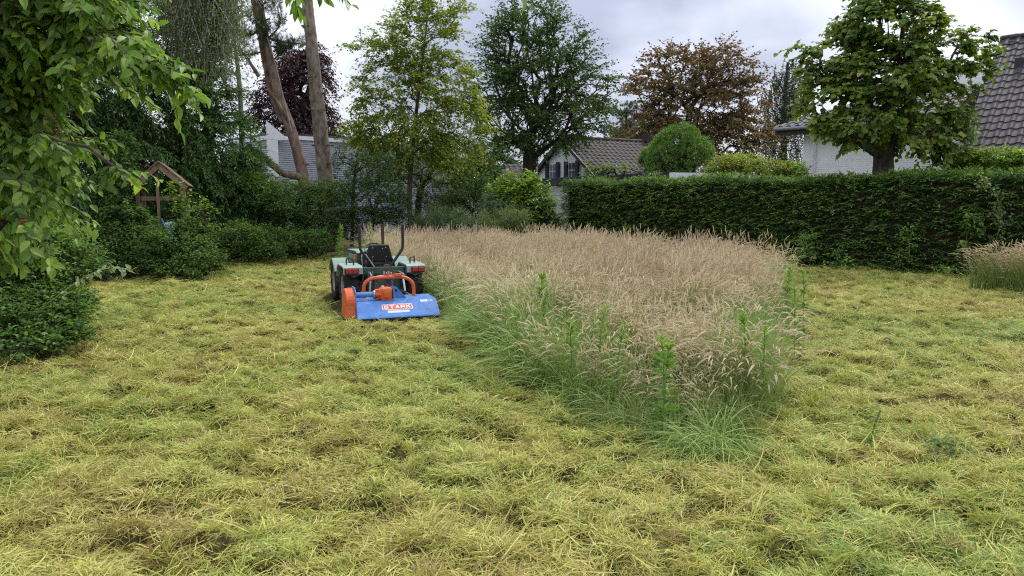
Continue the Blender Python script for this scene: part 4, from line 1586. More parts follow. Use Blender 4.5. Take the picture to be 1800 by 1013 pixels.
# chassis, gearbox housing and rear panel
m = MB()
box(m, (0, 0.02, 0.44), (0.50, 0.46, 0.34), bev=0.03)
box(m, (0, 0.50, 0.40), (0.36, 0.60, 0.26), bev=0.03)
box(m, (0, 1.0, 0.46), (0.44, 0.86, 0.20), bev=0.03)
m.build("chassis", M_dgreen, tr)
m = MB()
box(m, (0, -0.225, 0.585), (0.62, 0.05, 0.11), bev=0.012)
m.build("rear_panel", M_dgreen, tr)
m = MB()
box(m, (0, 0.0, 0.325), (0.78, 0.12, 0.14), bev=0.03)
box(m, (0, 0.98, 0.325), (0.78, 0.12, 0.14), bev=0.03)
box(m, (0, -0.20, 0.38), (0.30, 0.12, 0.20), bev=0.02)
m.build("axle", M_dirt, tr)
# bonnet
m = MB()
prism(m, [(0.56, 0.55), (0.56, 0.80), (0.62, 0.825), (1.50, 0.80), (1.56, 0.74), (1.56, 0.46), (0.80, 0.46)], -0.26, 0.26, "x")
hood = m.build("bonnet", M_dgreen, tr)
m = MB()
prism(m, [(0.545, 0.802), (0.60, 0.834), (1.50, 0.810), (1.58, 0.745), (1.565, 0.735), (1.49, 0.795), (0.61, 0.818), (0.56, 0.79)], -0.272, 0.272, "x")
m.build("bonnet_top", M_mint, tr)
m = MB()
for s in (-1, 1):
    box(m, (s * 0.264, 1.05, 0.68), (0.012, 0.72, 0.15), bev=0.004)
m.build("side_panel", M_mint, tr)
m = MB()
box(m, (0, 0.535, 0.70), (0.44, 0.05, 0.26), bev=0.015)
m.build("dashboard", M_blk, tr)
m = MB()
box(m, (-0.285, 0.60, 0.735), (0.05, 0.05, 0.085), bev=0.01)
m.build("indicator", M_amber, tr)
# steering wheel and levers
m = MB()
R_ = Euler((math.radians(35), 0, 0)).to_matrix()
a = np.linspace(0, 2 * math.pi, 25)
ring = np.stack([0.165 * np.cos(a), 0.165 * np.sin(a), np.zeros(25)], 1) @ np.array(R_).T + np.array((0, 0.43, 0.855))
tube(m, ring, 0.013, 8, caps=False)
for q in range(3):
    t = 2 * math.pi * q / 3 + 0.5
    tube(m, [np.array((0, 0.43, 0.855)), np.array((0.16 * math.cos(t), 0.16 * math.sin(t), 0)) @ np.array(R_).T + np.array((0, 0.43, 0.855))], 0.008, 6)
tube(m, [(0, 0.43, 0.855), (0, 0.55, 0.72)], 0.018, 8)
m.build("steering_wheel", M_blk, tr)
for pts in ([(-0.20, 0.30, 0.50), (-0.23, 0.33, 0.74), (-0.19, 0.36, 0.835), (-0.13, 0.36, 0.865)], [(-0.16, 0.22, 0.48), (-0.18, 0.24, 0.66), (-0.14, 0.24, 0.72)]):
    m = MB()
    tube(m, smooth_path(pts, 14), 0.009, 6)
    m.build("lever", M_steel, tr)
# seat
m = MB()
bm = bmesh.new()
vs_ = [(-0.185, 0, 0.0), (0.185, 0, 0.0), (0.205, 0, 0.08), (0.15, 0, 0.265), (-0.15, 0, 0.265), (-0.205, 0, 0.08)]
fv = [bm.verts.new(v) for v in vs_]
bv = [bm.verts.new((v[0], v[1] + 0.055, v[2])) for v in vs_]
bm.faces.new(fv)
bm.faces.new(bv[::-1])
for i in range(6):
    bm.faces.new((fv[i], bv[i], bv[(i + 1) % 6], fv[(i + 1) % 6])[::-1])
bmesh.ops.recalc_face_normals(bm, faces=list(bm.faces))
bmesh.ops.bevel(bm, geom=list(bm.edges), offset=0.018, segments=3, affect="EDGES", profile=0.6)
addbm(m, bm, (0, 0.13, 0.69), Euler((math.radians(10), 0, 0)).to_matrix(), smooth=True)
sb = m.build("backrest", M_seat, tr)
m = MB()
for (x, z) in ((-0.10, 0.215), (0.05, 0.20), (0.10, 0.215), (-0.10, 0.075), (0.11, 0.08)):
    lathe(m, [(0.112 - 0.17 * (z - 0.1), 0.011), (0.103 - 0.17 * (z - 0.1), 0.011), (0.100 - 0.17 * (z - 0.1), 0)], 8, "y", (x, 0.0, 0.69 + z))
m.build("bolts", M_steel, sb)
m = MB()
box(m, (0, 0.108, 0.9425), (0.10, 0.012, 0.014))
m.build("seat_label", M_wht, sb)
m = MB()
box(m, (0, 0.32, 0.655), (0.38, 0.36, 0.085), bev=0.035)
m.build("seat", M_seat, tr)
m = MB()
box(m, (0, 0.24, 0.60), (0.26, 0.26, 0.06), bev=0.01)
tube(m, [(-0.1, 0.10, 0.62), (-0.1, 0.13, 0.74)], 0.012, 6)
tube(m, [(0.1, 0.10, 0.62), (0.1, 0.13, 0.74)], 0.012, 6)
m.build("seat_frame", M_blk, tr)
# roll bar: two bent posts rising out of a clamp block, plus thin stays
for s in (-1, 1):
    m = MB()
    tube(m, smooth_path([(s * 0.11, -0.08, 0.60), (s * 0.225, -0.09, 0.76), (s * 0.305, -0.10, 0.88), (s * 0.325, -0.10, 0.96), (s * 0.325, -0.10, 1.26)], 30), 0.0215, 10)
    p = m.build("roll_bar", M_blk, tr)
    m = MB()
    lathe(m, [(1.255, 0.027), (1.275, 0.027), (1.279, 0.0)], 10, "z", (s * 0.325, -0.10, 0))
    lathe(m, [(1.165, 0.028), (1.185, 0.028)], 10, "z", (s * 0.325, -0.10, 0))
    m.build("sleeve", M_rust, p)
m = MB()
tube(m, [(-0.10, -0.115, 0.60), (-0.25, -0.125, 0.83)], 0.011, 8)
m.build("stay", M_steel, tr)
m = MB()
box(m, (0, -0.10, 0.585), (0.34, 0.10, 0.055), bev=0.012)
box(m, (0.075, -0.09, 0.63), (0.09, 0.07, 0.06), bev=0.012)
m.build("clamp_block", M_dirt, tr)
# exhaust stack
m = MB()
tube(m, [(0.225, 0.95, 0.80), (0.225, 0.95, 1.10), (0.228, 0.95, 1.235)], (0.024, 0.024, 0.026), 10)
ex = m.build("exhaust", M_rust, tr)
m = MB()
lathe(m, [(0.80, 0.040), (0.845, 0.038), (0.85, 0.024)], 12, "z", (0.225, 0.95, 0))
m.build("collar", M_steel, ex)
# hitch: lift arms, rods, top link, springs and hoops
for s in (-1, 1):
    m = MB()
    tube(m, [(s * 0.215, -0.24, 0.565), (s * 0.235, -0.44, 0.555), (s * 0.24, -0.55, 0.535)], 0.016, 8)
    m.build("lift_arm", M_steel, tr)
    m = MB()
    tube(m, [(s * 0.235, -0.45, 0.55), (s * 0.26, -0.50, 0.30)], 0.014, 8)
    m.build("lift_rod", M_wht if s > 0 else M_steel, tr)
    m = MB()
    tube(m, [(s * 0.26, -0.12, 0.27), (s * 0.285, -0.86, 0.26)], 0.018, 8)
    m.build("lower_link", M_dirt, tr)
    m = MB()
    c = np.array((s * 0.20 - 0.01, -0.29, 0.53))
    tube(m, smooth_path([c + np.array(q) for q in ((-.03, 0, .055), (-.035, 0, -.03), (-.012, 0, -.055), (.02, 0, -.05), (.034, 0, -.02), (.03, 0, .055))], 20), 0.006, 6)
    m.build("hoop", M_steel, tr)
m = MB()
tube(m, [(0.0, -0.25, 0.53), (0.02, -0.60, 0.545), (0.0, -0.86, 0.555)], 0.019, 8)
tube(m, [(0.01, -0.40, 0.535), (0.015, -0.55, 0.54)], 0.027, 8)
m.build("top_link", M_dirt, tr)
m = MB()
for i in range(9):
    c = np.array((0.035, -0.66 - 0.01 * (i % 2), 0.53 - i * 0.022))
    tube(m, [c, c + np.array((0.006 * (i % 2 * 2 - 1), 0, -0.020))], 0.006, 5)
m.build("chain", M_steel, tr)
m = MB()
tube(m, smooth_path([(-0.16, -0.30, 0.50), (-0.06, -0.36, 0.525), (0.02, -0.34, 0.50), (0.12, -0.31, 0.515)], 16), 0.008, 6)
m.build("hose", M_wht, tr)
m = MB()
for k in range(4):
    box(m, (-0.02 + 0.035 * k, -0.345 - 0.02 * (k % 2), 0.555 - 0.012 * (k % 2)), (0.02, 0.045, 0.05), bev=0.006)
m.build("coupling", flat_mat("red and white coupling", (0.55, 0.30, 0.26), 0.5, 0.3), tr)
m = MB()
tube(m, [(0.0, -0.26, 0.36), (-0.08, -0.60, 0.37), (-0.14, -0.92, 0.365)], 0.026, 10)
m.build("drive_shaft", M_blk, tr)

# ------------------------------------------------------------------ flail mower
ml = thing("flail_mower", "blue and orange flail mower with a red lettered badge hitched behind the tractor", "mower", (TP[0] - 0.035, TP[1] - 0.02, TP[2]), HEAD)
W2 = 0.565
m = MB()
prism(m, [(-1.485, 0.075), (-1.255, 0.268), (-0.80, 0.280), (-0.74, 0.25), (-0.74, 0.14), (-0.755, 0.14), (-0.755, 0.242), (-0.805, 0.268), (-1.25, 0.255), (-1.478, 0.062)], -W2, W2, "x")
for s in (-1, 1):
    prism(m, [(-1.47, 0.075), (-1.25, 0.263), (-0.80, 0.275), (-0.745, 0.24), (-0.745, 0.06), (-1.44, 0.05)], s * (W2 - 0.001), s * (W2 - 0.013), "x")
prism(m, [(-1.492, 0.070), (-1.480, 0.086), (-1.470, 0.075), (-1.482, 0.056)], -W2 - 0.004, W2 + 0.004, "x")
deck = m.build("deck", M_blue, ml)
m = MB()
lathe(m, [(-W2 + 0.02, 0.0), (-W2 + 0.02, 0.065), (W2 - 0.02, 0.065), (W2 - 0.02, 0.0)], 16, "x", (0, -1.30, 0.075))
m.build("roller", M_blk, ml)
m = MB()
lathe(m, [(-W2 + 0.03, 0.05), (W2 - 0.03, 0.05)], 12, "x", (0, -1.0, 0.16))
for k in range(14):
    x = -W2 + 0.07 + k * 0.077
    t = k * 2.4
    box(m, (x, -1.0 + 0.08 * math.cos(t), 0.16 + 0.08 * math.sin(t)), (0.05, 0.012, 0.09), Euler((t - math.pi / 2, 0, 0)).to_matrix())
m.build("rotor", M_dirt, ml)
m = MB()
box(m, (0, -1.44, 0.055), (2 * W2 - 0.02, 0.012, 0.075))
m.build("rubber_flap", M_blk, ml)
# belt cover: rounded slab on the left
m = MB()
bm = bmesh.new()
out_ = [(-0.98, 0.06), (-1.43, 0.04), (-1.46, 0.10)]
for t in np.linspace(-10, 190, 15):
    tt = math.radians(180 - t)
    out_.append((-1.235 + 0.215 * math.cos(tt), 0.270 + 0.19 * math.sin(tt)))
out_.append((-0.96, 0.11))
vv0 = [bm.verts.new((-0.705, y, z)) for y, z in out_]
vv1 = [bm.verts.new((-W2 - 0.016, y, z)) for y, z in out_]
bm.faces.new(vv0)
bm.faces.new(vv1[::-1])
for i in range(len(out_)):
    j = (i + 1) % len(out_)
    bm.faces.new((vv0[i], vv0[j], vv1[j], vv1[i]))
bmesh.ops.recalc_face_normals(bm, faces=list(bm.faces))
edges = [e for e in bm.edges if abs(e.verts[0].co.x - e.verts[1].co.x) < 1e-4]
bmesh.ops.bevel(bm, geom=edges, offset=0.014, segments=3, affect="EDGES", profile=0.5)
addbm(m, bm, smooth=False)
m.build("belt_cover", M_org, ml)
m = MB()
prism(m, [(-1.47, 0.05), (-1.46, 0.20), (-1.40, 0.42), (-1.33, 0.475), (-1.13, 0.475), (-1.02, 0.40), (-0.97, 0.10), (-0.97, 0.05)], -W2 - 0.014, -W2 - 0.002, "x")
m.build("side_plate", M_blue, ml)
m = MB()
box(m, (-W2 - 0.08, -1.462, 0.225), (0.03, 0.012, 0.012))
lathe(m, [(-W2 - 0.002, 0.012), (-W2 + 0.012, 0.012), (-W2 + 0.013, 0)], 8, "x", (0, -1.33, 0.36))
lathe(m, [(-W2 - 0.002, 0.012), (-W2 + 0.012, 0.012), (-W2 + 0.013, 0)], 8, "x", (0, -1.40, 0.13))
m.build("bolts", M_steel, ml)
# transfer tube, gearbox and bracket
m = MB()
tube(m, [(-W2, -1.16, 0.350), (-0.285, -1.16, 0.350)], 0.038, 14)
m.build("shaft_tube", M_blue, ml)
m = MB()
lathe(m, [(-0.300, 0.0), (-0.300, 0.058), (-0.272, 0.058), (-0.272, 0.0)], 16, "x", (0, -1.16, 0.350))
m.build("flange", M_steel, ml)
m = MB()
lathe(m, [(-0.272, 0.0), (-0.270, 0.050), (-0.235, 0.060), (-0.215, 0.082), (-0.19, 0.092)], 10, "x", (0, -1.16, 0.350), smooth=False)
bm = bmesh.new()
bmesh.ops.create_cube(bm, size=1)
for v in bm.verts:
    v.co = Vector((v.co.x * 0.165, v.co.y * 0.19, v.co.z * 0.190))
bmesh.ops.bevel(bm, geom=list(bm.edges), offset=0.036, segments=2, affect="EDGES", profile=0.55)
addbm(m, bm, (-0.125, -1.16, 0.350))
box(m, (-0.125, -1.262, 0.352), (0.085, 0.018, 0.085), bev=0.008)
for k in range(6):
    t = 2 * math.pi * k / 6
    box(m, (-0.245, -1.16 + 0.07 * math.cos(t), 0.35 + 0.07 * math.sin(t)), (0.05, 0.018, 0.018), Euler((t, 0, 0)).to_matrix(), bev=0.004)
lathe(m, [(-1.07, 0.055), (-0.99, 0.045), (-0.93, 0.030), (-0.925, 0)], 12, "y", (-0.125, 0, 0.352))
gb_ = m.build("gearbox", M_org, ml)
m = MB()
lathe(m, [(0.44, 0.022), (0.462, 0.022), (0.466, 0.0)], 8, "z", (-0.16, -1.13, 0))
m.build("filler_cap", M_steel, gb_)
m = MB()
prism(m, [(-0.035, 0.285), (-0.035, 0.455), (0.015, 0.455), (0.145, 0.305), (0.145, 0.285)], -1.215, -1.200, "y")
prism(m, [(-1.28, 0.285), (-1.25, 0.44), (-1.05, 0.44), (-1.0, 0.285)], -0.036, -0.024, "x")
m.build("bracket", M_blue, ml)
m = MB()
lathe(m, [(-1.199, 0.0), (-1.222, 0.016), (-1.222, 0.0)], 10, "y", (0.01, 0, 0.405))
m.build("hole_plug", M_blk, ml)
# three point arch
m = MB()
tube(m, smooth_path([(-0.385, -0.93, 0.27), (-0.385, -0.93, 0.40), (-0.36, -0.93, 0.49), (-0.27, -0.93, 0.545), (-0.15, -0.93, 0.555), (0.10, -0.93, 0.555), (0.22, -0.93, 0.535), (0.305, -0.93, 0.47), (0.325, -0.93, 0.38), (0.325, -0.93, 0.27)], 44), 0.0255, 10)
m.build("hitch_arch", M_org, ml)
m = MB()
for x in (-0.045, 0.03):
    prism(m, [(-0.97, 0.54), (-0.95, 0.61), (-0.87, 0.60), (-0.86, 0.53)], x, x + 0.014, "x")
box(m, (0.10, -0.95, 0.585), (0.10, 0.05, 0.04), bev=0.006)
m.build("hitch_bracket", M_org, ml)
# print on the slanted deck: real thin plates lying on the sheet
dU = nrm(np.array((0, 0.23, 0.193)))
dN = np.array((0, -dU[2], dU[1]))
dO = np.array((0, -1.485, 0.075))


def plate(name, poly_list, h, mat, parent):
    mb = MB()
    for poly in poly_list:
        p = np.array([dO + np.array((x, 0, 0)) + dU * y for x, y in poly])
        n = len(p)
        v = np.vstack([p + dN * (h - 0.002), p + dN * h])
        mb.add(v, [list(range(n, 2 * n))] + [(i, (i + 1) % n, n + (i + 1) % n, n + i) for i in range(n)])
    return mb.build(name, mat, parent)


def rrect(x0, y0, x1, y1, r, n=5):
    out = []
    for cx, cy, a in ((x1 - r, y1 - r, 0), (x0 + r, y1 - r, 90), (x0 + r, y0 + r, 180), (x1 - r, y0 + r, 270)):
        for q in range(n + 1):
            t = math.radians(a + 90 * q / n)
            out.append((cx + r * math.cos(t), cy + r * math.sin(t)))
    return out


# wide stencil letters on a unit cell: x 0..1, y 0..1
GL = {
    "S": [[(0, .78), (.14, 1), (1, 1), (1, .78)], [(0, .40), (0, .78), (.24, .78), (.24, .60), (.2, .60)], [(0, .40), (.0, .62), (.86, .62), (1, .5), (1, .40)], [(.76, .22), (.76, .40), (1, .40), (1, .22)], [(0, 0), (0, .22), (1, .22), (1, .14), (.86, 0)]],
    "T": [[(0, .78), (0, 1), (1, 1), (1, .78)], [(.38, 0), (.38, .78), (.63, .78), (.63, 0)]],
    "A": [[(0, 0), (.42, 1), (.62, 1), (.27, 0)], [(.73, 0), (.46, .72), (.62, 1), (1, 0)], [(.24, .18), (.32, .40), (.68, .40), (.76, .18)]],
    "R": [[(0, 0), (0, 1), (.24, 1), (.24, 0)], [(.24, .78), (.24, 1), (.88, 1), (1, .86), (1, .78)], [(.76, .56), (.76, .78), (1, .78), (1, .50)], [(.24, .36), (.24, .56), (1, .56), (1, .48), (.88, .36)], [(.52, .36), (.76, .36), (1, 0), (.72, 0)]],
    "K": [[(0, 0), (0, 1), (.24, 1), (.24, 0)], [(.24, .38), (.24, .60), (.70, 1), (1, 1), (.40, .48)], [(.40, .48), (.58, .62), (1, 0), (.70, 0)]],
    "D": [[(0, 0), (0, 1), (.26, 1), (.26, 0)], [(.26, .78), (.26, 1), (.80, 1), (1, .78)], [(.74, .22), (.74, .78), (1, .78), (1, .22)], [(.26, 0), (.26, .22), (1, .22), (.80, 0)]],
    "X": [[(0, 0), (.70, 1), (1, 1), (.30, 0)], [(0, 1), (.30, 1), (.58, .60), (.43, .38)], [(.42, .40), (.58, .62), (1, 0), (.70, 0)]],
    "1": [[(.38, 0), (.38, 1), (.66, 1), (.66, 0)], [(.10, .72), (.38, 1), (.38, .74), (.2, .60)]],
    "2": [[(0, .78), (0, 1), (1, 1), (1, .78)], [(.74, .58), (.74, .78), (1, .78), (1, .58)], [(0, .40), (0, .60), (1, .60), (1, .40)], [(0, .2), (0, .4), (.26, .4), (.26, .2)], [(0, 0), (0, .2), (1, .2), (1, 0)]],
    "5": [[(0, .78), (0, 1), (1, 1), (1, .78)], [(0, .58), (0, .78), (.26, .78), (.26, .58)], [(0, .40), (0, .60), (1, .60), (1, .40)], [(.74, .2), (.74, .4), (1, .4), (1, .2)], [(0, 0), (0, .2), (1, .2), (1, 0)]],
}


def word(txt, x0, y0, w, h, gap):
    n = len(txt)
    cw_ = (w - gap * (n - 1)) / n
    out = []
    for i, ch in enumerate(txt):
        for poly in GL[ch]:
            out.append([(x0 + i * (cw_ + gap) + x * cw_, y0 + y * h) for x, y in poly])
    return out


bdg = plate("badge", [rrect(-0.215, 0.128, 0.205, 0.232, 0.022)], 0.002, M_wht, ml)
plate("badge_field", [rrect(-0.205, 0.137, 0.195, 0.223, 0.016)], 0.0036, M_redp, bdg)
plate("lettering", word("STARK", -0.188, 0.152, 0.366, 0.056, 0.014), 0.0052, M_wht, bdg)
stk = plate("web_sticker", [rrect(-0.150, 0.072, 0.150, 0.116, 0.006)], 0.002, flat_mat("pale blue print", (0.50, 0.60, 0.76), 0.5, 0.3, var=0.05), ml)
plate("print", [[(x, 0.086), (x, 0.102), (x + 0.018, 0.102), (x + 0.018, 0.086)] for x in np.arange(-0.135, 0.125, 0.028)], 0.0034, M_wht, stk)
kd = plate("model_sticker", [rrect(0.335, 0.250, 0.435, 0.288, 0.008)], 0.002, M_wht, ml)
plate("lettering", word("KDX", 0.350, 0.259, 0.070, 0.021, 0.008), 0.0036, M_grp, kd)
plate("lettering", word("125", 0.442, 0.259, 0.062, 0.021, 0.008), 0.002, M_wht, kd)

# chopped grass caught on the deck, cover and hitch
m = MB()
nb = 330
q = rng.random(nb)
x = rng.uniform(-W2 - 0.10, W2, nb)
y = np.where(q < 0.6, rng.uniform(-1.24, -0.80, nb), rng.uniform(-1.47, -1.26, nb))
z = np.where(q < 0.6, 0.272 + (y + 1.25) * 0.026, 0.085 + (y + 1.485) * 0.84)
cov = x < -W2 - 0.016
z = np.where(cov, 0.462 - 0.9 * (y + 1.235) ** 2, z)
y = np.where(cov, rng.uniform(-1.33, -1.14, nb), y)
z = np.where(cov, 0.462 - 2.0 * (y + 1.235) ** 2, z)
keepb = (q < 0.6) | (rng.random(nb) < 0.22) | cov
x, y, z = x[keepb], y[keepb], z[keepb]
nb = len(x)
an = rng.random(nb) * 6.28
dv = np.stack([np.cos(an), np.sin(an) * 0.8, np.abs(rng.normal(0, 0.18, nb))], 1)
ln = 0.02 + 0.07 * rng.random(nb)
s_ = np.linspace(-0.5, 0.5, 3)
pts = np.stack([x, y, z + 0.005], 1)[:, None] + dv[:, None] * (ln[:, None] * s_)[..., None]
strips(m, pts, nrm(np.stack([-np.sin(an), np.cos(an), rng.normal(0, 0.3, nb)], 1)), 0.0045 * (0.6 + 0.8 * rng.random(nb)), np.clip(rng.normal(0.5, 0.2, nb), 0, 1), np.broadcast_to(rng.random((nb, 1)), (nb, 3)))
tag(m.build("clippings", M_clip, ml), kind="stuff")
# ------------------------------------------------------------------ hedge
def hedge(name, label, a, b, depth, height, lm, n_br, leaf, per=16, brlen=0.34, group=None, wav=0.05):
    a, b = np.asarray(a, float), np.asarray(b, float)
    ex = nrm(b - a)
    ny = np.array((-ex[1], ex[0], 0.0))          # away from the lawn
    Ln = np.linalg.norm(b - a)
    th = thing(name, label, "hedge", a, 0, group, True)
    # twig mass inside
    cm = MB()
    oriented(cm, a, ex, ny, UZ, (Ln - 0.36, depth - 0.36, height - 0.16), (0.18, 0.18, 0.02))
    tm = MB()
    # branchlets over the front face, the top, the two ends and the back
    area = np.array((Ln * height, Ln * depth, depth * height, depth * height, Ln * height * 0.35))
    k = rng.choice(5, n_br, p=area / area.sum())
    u, v = rng.random(n_br), rng.random(n_br)
    s = np.where(k == 2, 0, np.where(k == 3, 1, u)) * Ln
    d = np.where(k == 0, 0, np.where(k == 4, 1, np.where(k == 1, v, u))) * depth
    z = np.where(k == 1, 1, v) * height
    # gentle bulges of a clipped face
    bul = (vnoise(s * 1.3, z * 2.2, 51) - 0.5) * 2 * wav + (vnoise(s * 1.9 + 4, z * 8.5, 53) - 0.5) * 2.8 * wav
    top = (vnoise(s * 0.9, d * 1.5, 55) - 0.5) * 0.09 + (vnoise(s * 4, d * 4, 57) - 0.5) * 0.04
    rnd_edge = 0.16
    z = z + np.where(z > height - 0.3, top, 0)
    corner = np.clip((z - (height - rnd_edge)) / rnd_edge, 0, 1)
    nout = np.where((k == 0)[:, None], -ny, np.where((k == 1)[:, None], UZ, np.where((k == 2)[:, None], -ex, np.where((k == 3)[:, None], ex, ny))))
    inset = rng.random(n_br) ** 1.3 * 0.20
    pos = a + ex * s[:, None] + ny * d[:, None] + UZ * z[:, None] + nout * (bul - inset)[:, None] + np.where((k == 0)[:, None], ny * (corner ** 2 * 0.05)[:, None], 0)
    side = np.where(rng.random(n_br) < 0.5, 1.0, -1.0)
    dirb = nrm(nout * (0.55 + 0.5 * rng.random((n_br, 1))) + ex * (side * (0.5 + 0.5 * rng.random(n_br)))[:, None] * (k != 2)[:, None] * (k != 3)[:, None] +
               UZ * rng.normal(0.06, 0.22, (n_br, 1)))
    f = (np.arange(per) + 0.5) / per
    ln = brlen * (0.55 + 0.7 * rng.random(n_br))
    pp = pos[:, None] + dirb[:, None] * (ln[:, None] * (f[None] - 0.5))[..., None] - UZ * (0.18 * ln[:, None] * f ** 2)[..., None]
    pp += rng.normal(size=pp.shape) * 0.010
    sd = nrm(np.cross(dirb, UZ))
    sg = np.where(np.arange(per) % 2 == 0, 1.0, -1.0)
    dd = dirb[:, None] * 0.9 + sd[:, None] * (sg[None, :, None] * 0.6) + rng.normal(size=pp.shape) * 0.16 - UZ * 0.12
    nn = UZ * 0.9 + nout[:, None] * 0.35 + rng.normal(size=pp.shape) * 0.25
    t = rng.normal(0.46, 0.17, (n_br, 1)) + rng.normal(0, 0.08, (n_br, per)) + 0.34 * (f[None] - 0.4) + 0.10 * (k == 1)[:, None]  # top face tinted lighter: its lit look is put into the leaf colour
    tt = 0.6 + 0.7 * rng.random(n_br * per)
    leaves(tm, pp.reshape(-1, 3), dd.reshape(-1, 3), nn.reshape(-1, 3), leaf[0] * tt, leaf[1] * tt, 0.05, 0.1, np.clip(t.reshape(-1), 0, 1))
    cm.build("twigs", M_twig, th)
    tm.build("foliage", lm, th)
    return th


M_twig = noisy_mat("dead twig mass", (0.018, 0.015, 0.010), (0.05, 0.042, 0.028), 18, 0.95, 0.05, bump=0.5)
HA, HB = np.array((1.55, 23.35, 0)), np.array((11.9, 13.58, 0))
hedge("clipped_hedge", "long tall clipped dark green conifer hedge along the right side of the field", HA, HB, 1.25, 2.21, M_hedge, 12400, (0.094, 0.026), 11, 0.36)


# ------------------------------------------------------------------ trees
def seg(px, py, Y):
    return P(px, py, Y)


def gnd(px, Y):
    p = P(px, 400, Y)
    p[2] = 0
    return p


# dark yews closing the left side
def yew(px, Y, ztop, rad, n, label, seed, lowz=0.2, name="yew_tree"):
    b = gnd(px, Y)
    bl = []
    lv = 5
    for i in range(lv):
        f = i / (lv - 1)
        z = lowz + rad * 0.35 + (ztop - lowz - rad * 0.6) * f
        r = rad * (1.0 - 0.62 * f ** 1.4)
        bl.append((b + np.array((rng.normal(0, 0.12) * rad, rng.normal(0, 0.1) * rad, z)), np.array((r, r, (ztop - lowz) / lv * 0.85)), 1.0))
    return tree(name, label, "tree", [b, b + UZ * ztop * 0.4, b + UZ * ztop * 0.85], bl, n, M_yew, B_dark, 0.22, twigs=5, n=15, tl=0.55, leaf=(0.125, 0.040), droop=0.45,
                spread=0.75, jit=0.02, flat=0.35, shell=0.75, side=0.75, tipbright=0.22, tsd=0.10, out_up=0.0, wpath=0.2)


yew(375, 20.5, 5.9, 1.45, 520, "dark yew tree beside the leaning pine, its drooping sprays right of the play tower", 1)
yew(250, 19.0, 8.0, 2.2, 560, "dark yew tree standing directly behind the play tower", 2)
yew(180, 24.0, 9.5, 2.6, 260, "tall dark yew standing in the second row behind the play tower", 6)
yew(330, 25.5, 8.8, 2.0, 240, "dark yew in the second row behind the birch foliage", 7)
yew(95, 17.5, 9.0, 2.5, 460, "dark yew tree behind the cherry leaves, left of the play tower", 3)
yew(-70, 15.0, 8.5, 2.4, 300, "dark yew tree at the very edge of the photo behind the cherry", 4)
yew(455, 21.6, 2.75, 1.3, 330, "low spreading yew at the foot of the leaning pine", 5, 0.1)

# hanging birch above the yews
bb = gnd(418, 21.6)


def weeping(name, label, base, trunk, blobs, ntips, lm, bk, r_trunk, strand, leaf, nl, jit=0.03, group=None):
    th = thing(name, label, "tree", base, 0, group, True)
    tips = sample_blobs(blobs, ntips, 0.5)
    tk = smooth_path(trunk, 14)
    N, par, r, _ = skeleton(tk, tips, 0.2, 0.3, r_trunk, 2.3)
    wd = MB()
    tube(wd, tk, np.linspace(r_trunk, r_trunk * 0.3, 14), 9, wob=0.04)
    limbs(wd, N, par, r * 0.8, 14)
    T = len(tips)
    ln = strand * (0.4 + 0.9 * rng.random(T))
    sw = rng.normal(0, 0.10 + jit, (T, 3)) * np.array((1, 1, 0))
    f = (np.arange(nl) + 0.5) / nl
    pos = tips[:, None] + sw[:, None] * (ln[:, None] * f * (1 - f * 0.3))[..., None] * 2 - UZ * (ln[:, None] * f)[..., None]
    strands = np.concatenate([tips, tips + sw * (ln * 1.4)[:, None] - UZ * ln[:, None]])
    limbs(wd, strands, np.concatenate([np.full(T, -1), np.arange(T)]), np.full(2 * T, 0.004), n=3)
    pos += rng.normal(size=pos.shape) * jit
    d = rng.normal(size=pos.shape) * 0.6 - UZ * 0.9
    nn = rng.normal(size=pos.shape) + np.array((0, -0.4, 0.3))
    lv = MB()
    leaves(lv, pos.reshape(-1, 3), d.reshape(-1, 3), nn.reshape(-1, 3), leaf[0] * (0.7 + 0.6 * rng.random(T * nl)), leaf[1], 0.1, 0.1,
           np.clip(rng.normal(0.5, 0.22, T * nl), 0, 1))
    wd.build("trunk", bk, th)
    lv.build("crown", lm, th)
    return th


weeping("birch_tree", "pale birch with fine hanging foliage above the yews, left of the pines", bb,
        [bb, P(426, 300, 21.6), P(421, 150, 21.6), P(405, 40, 20.6), P(370, -80, 19.0)],
        [blob(345, 0, 60, 55, 17.8, .8), blob(385, 20, 30, 55, 18, 0.7), blob(330, -60, 80, 50, 17.8, .9), blob(385, -60, 40, 40, 18, .7)], 760, M_birch, B_birch, 0.10, 1.15, (0.055, 0.040), 30, 0.09)

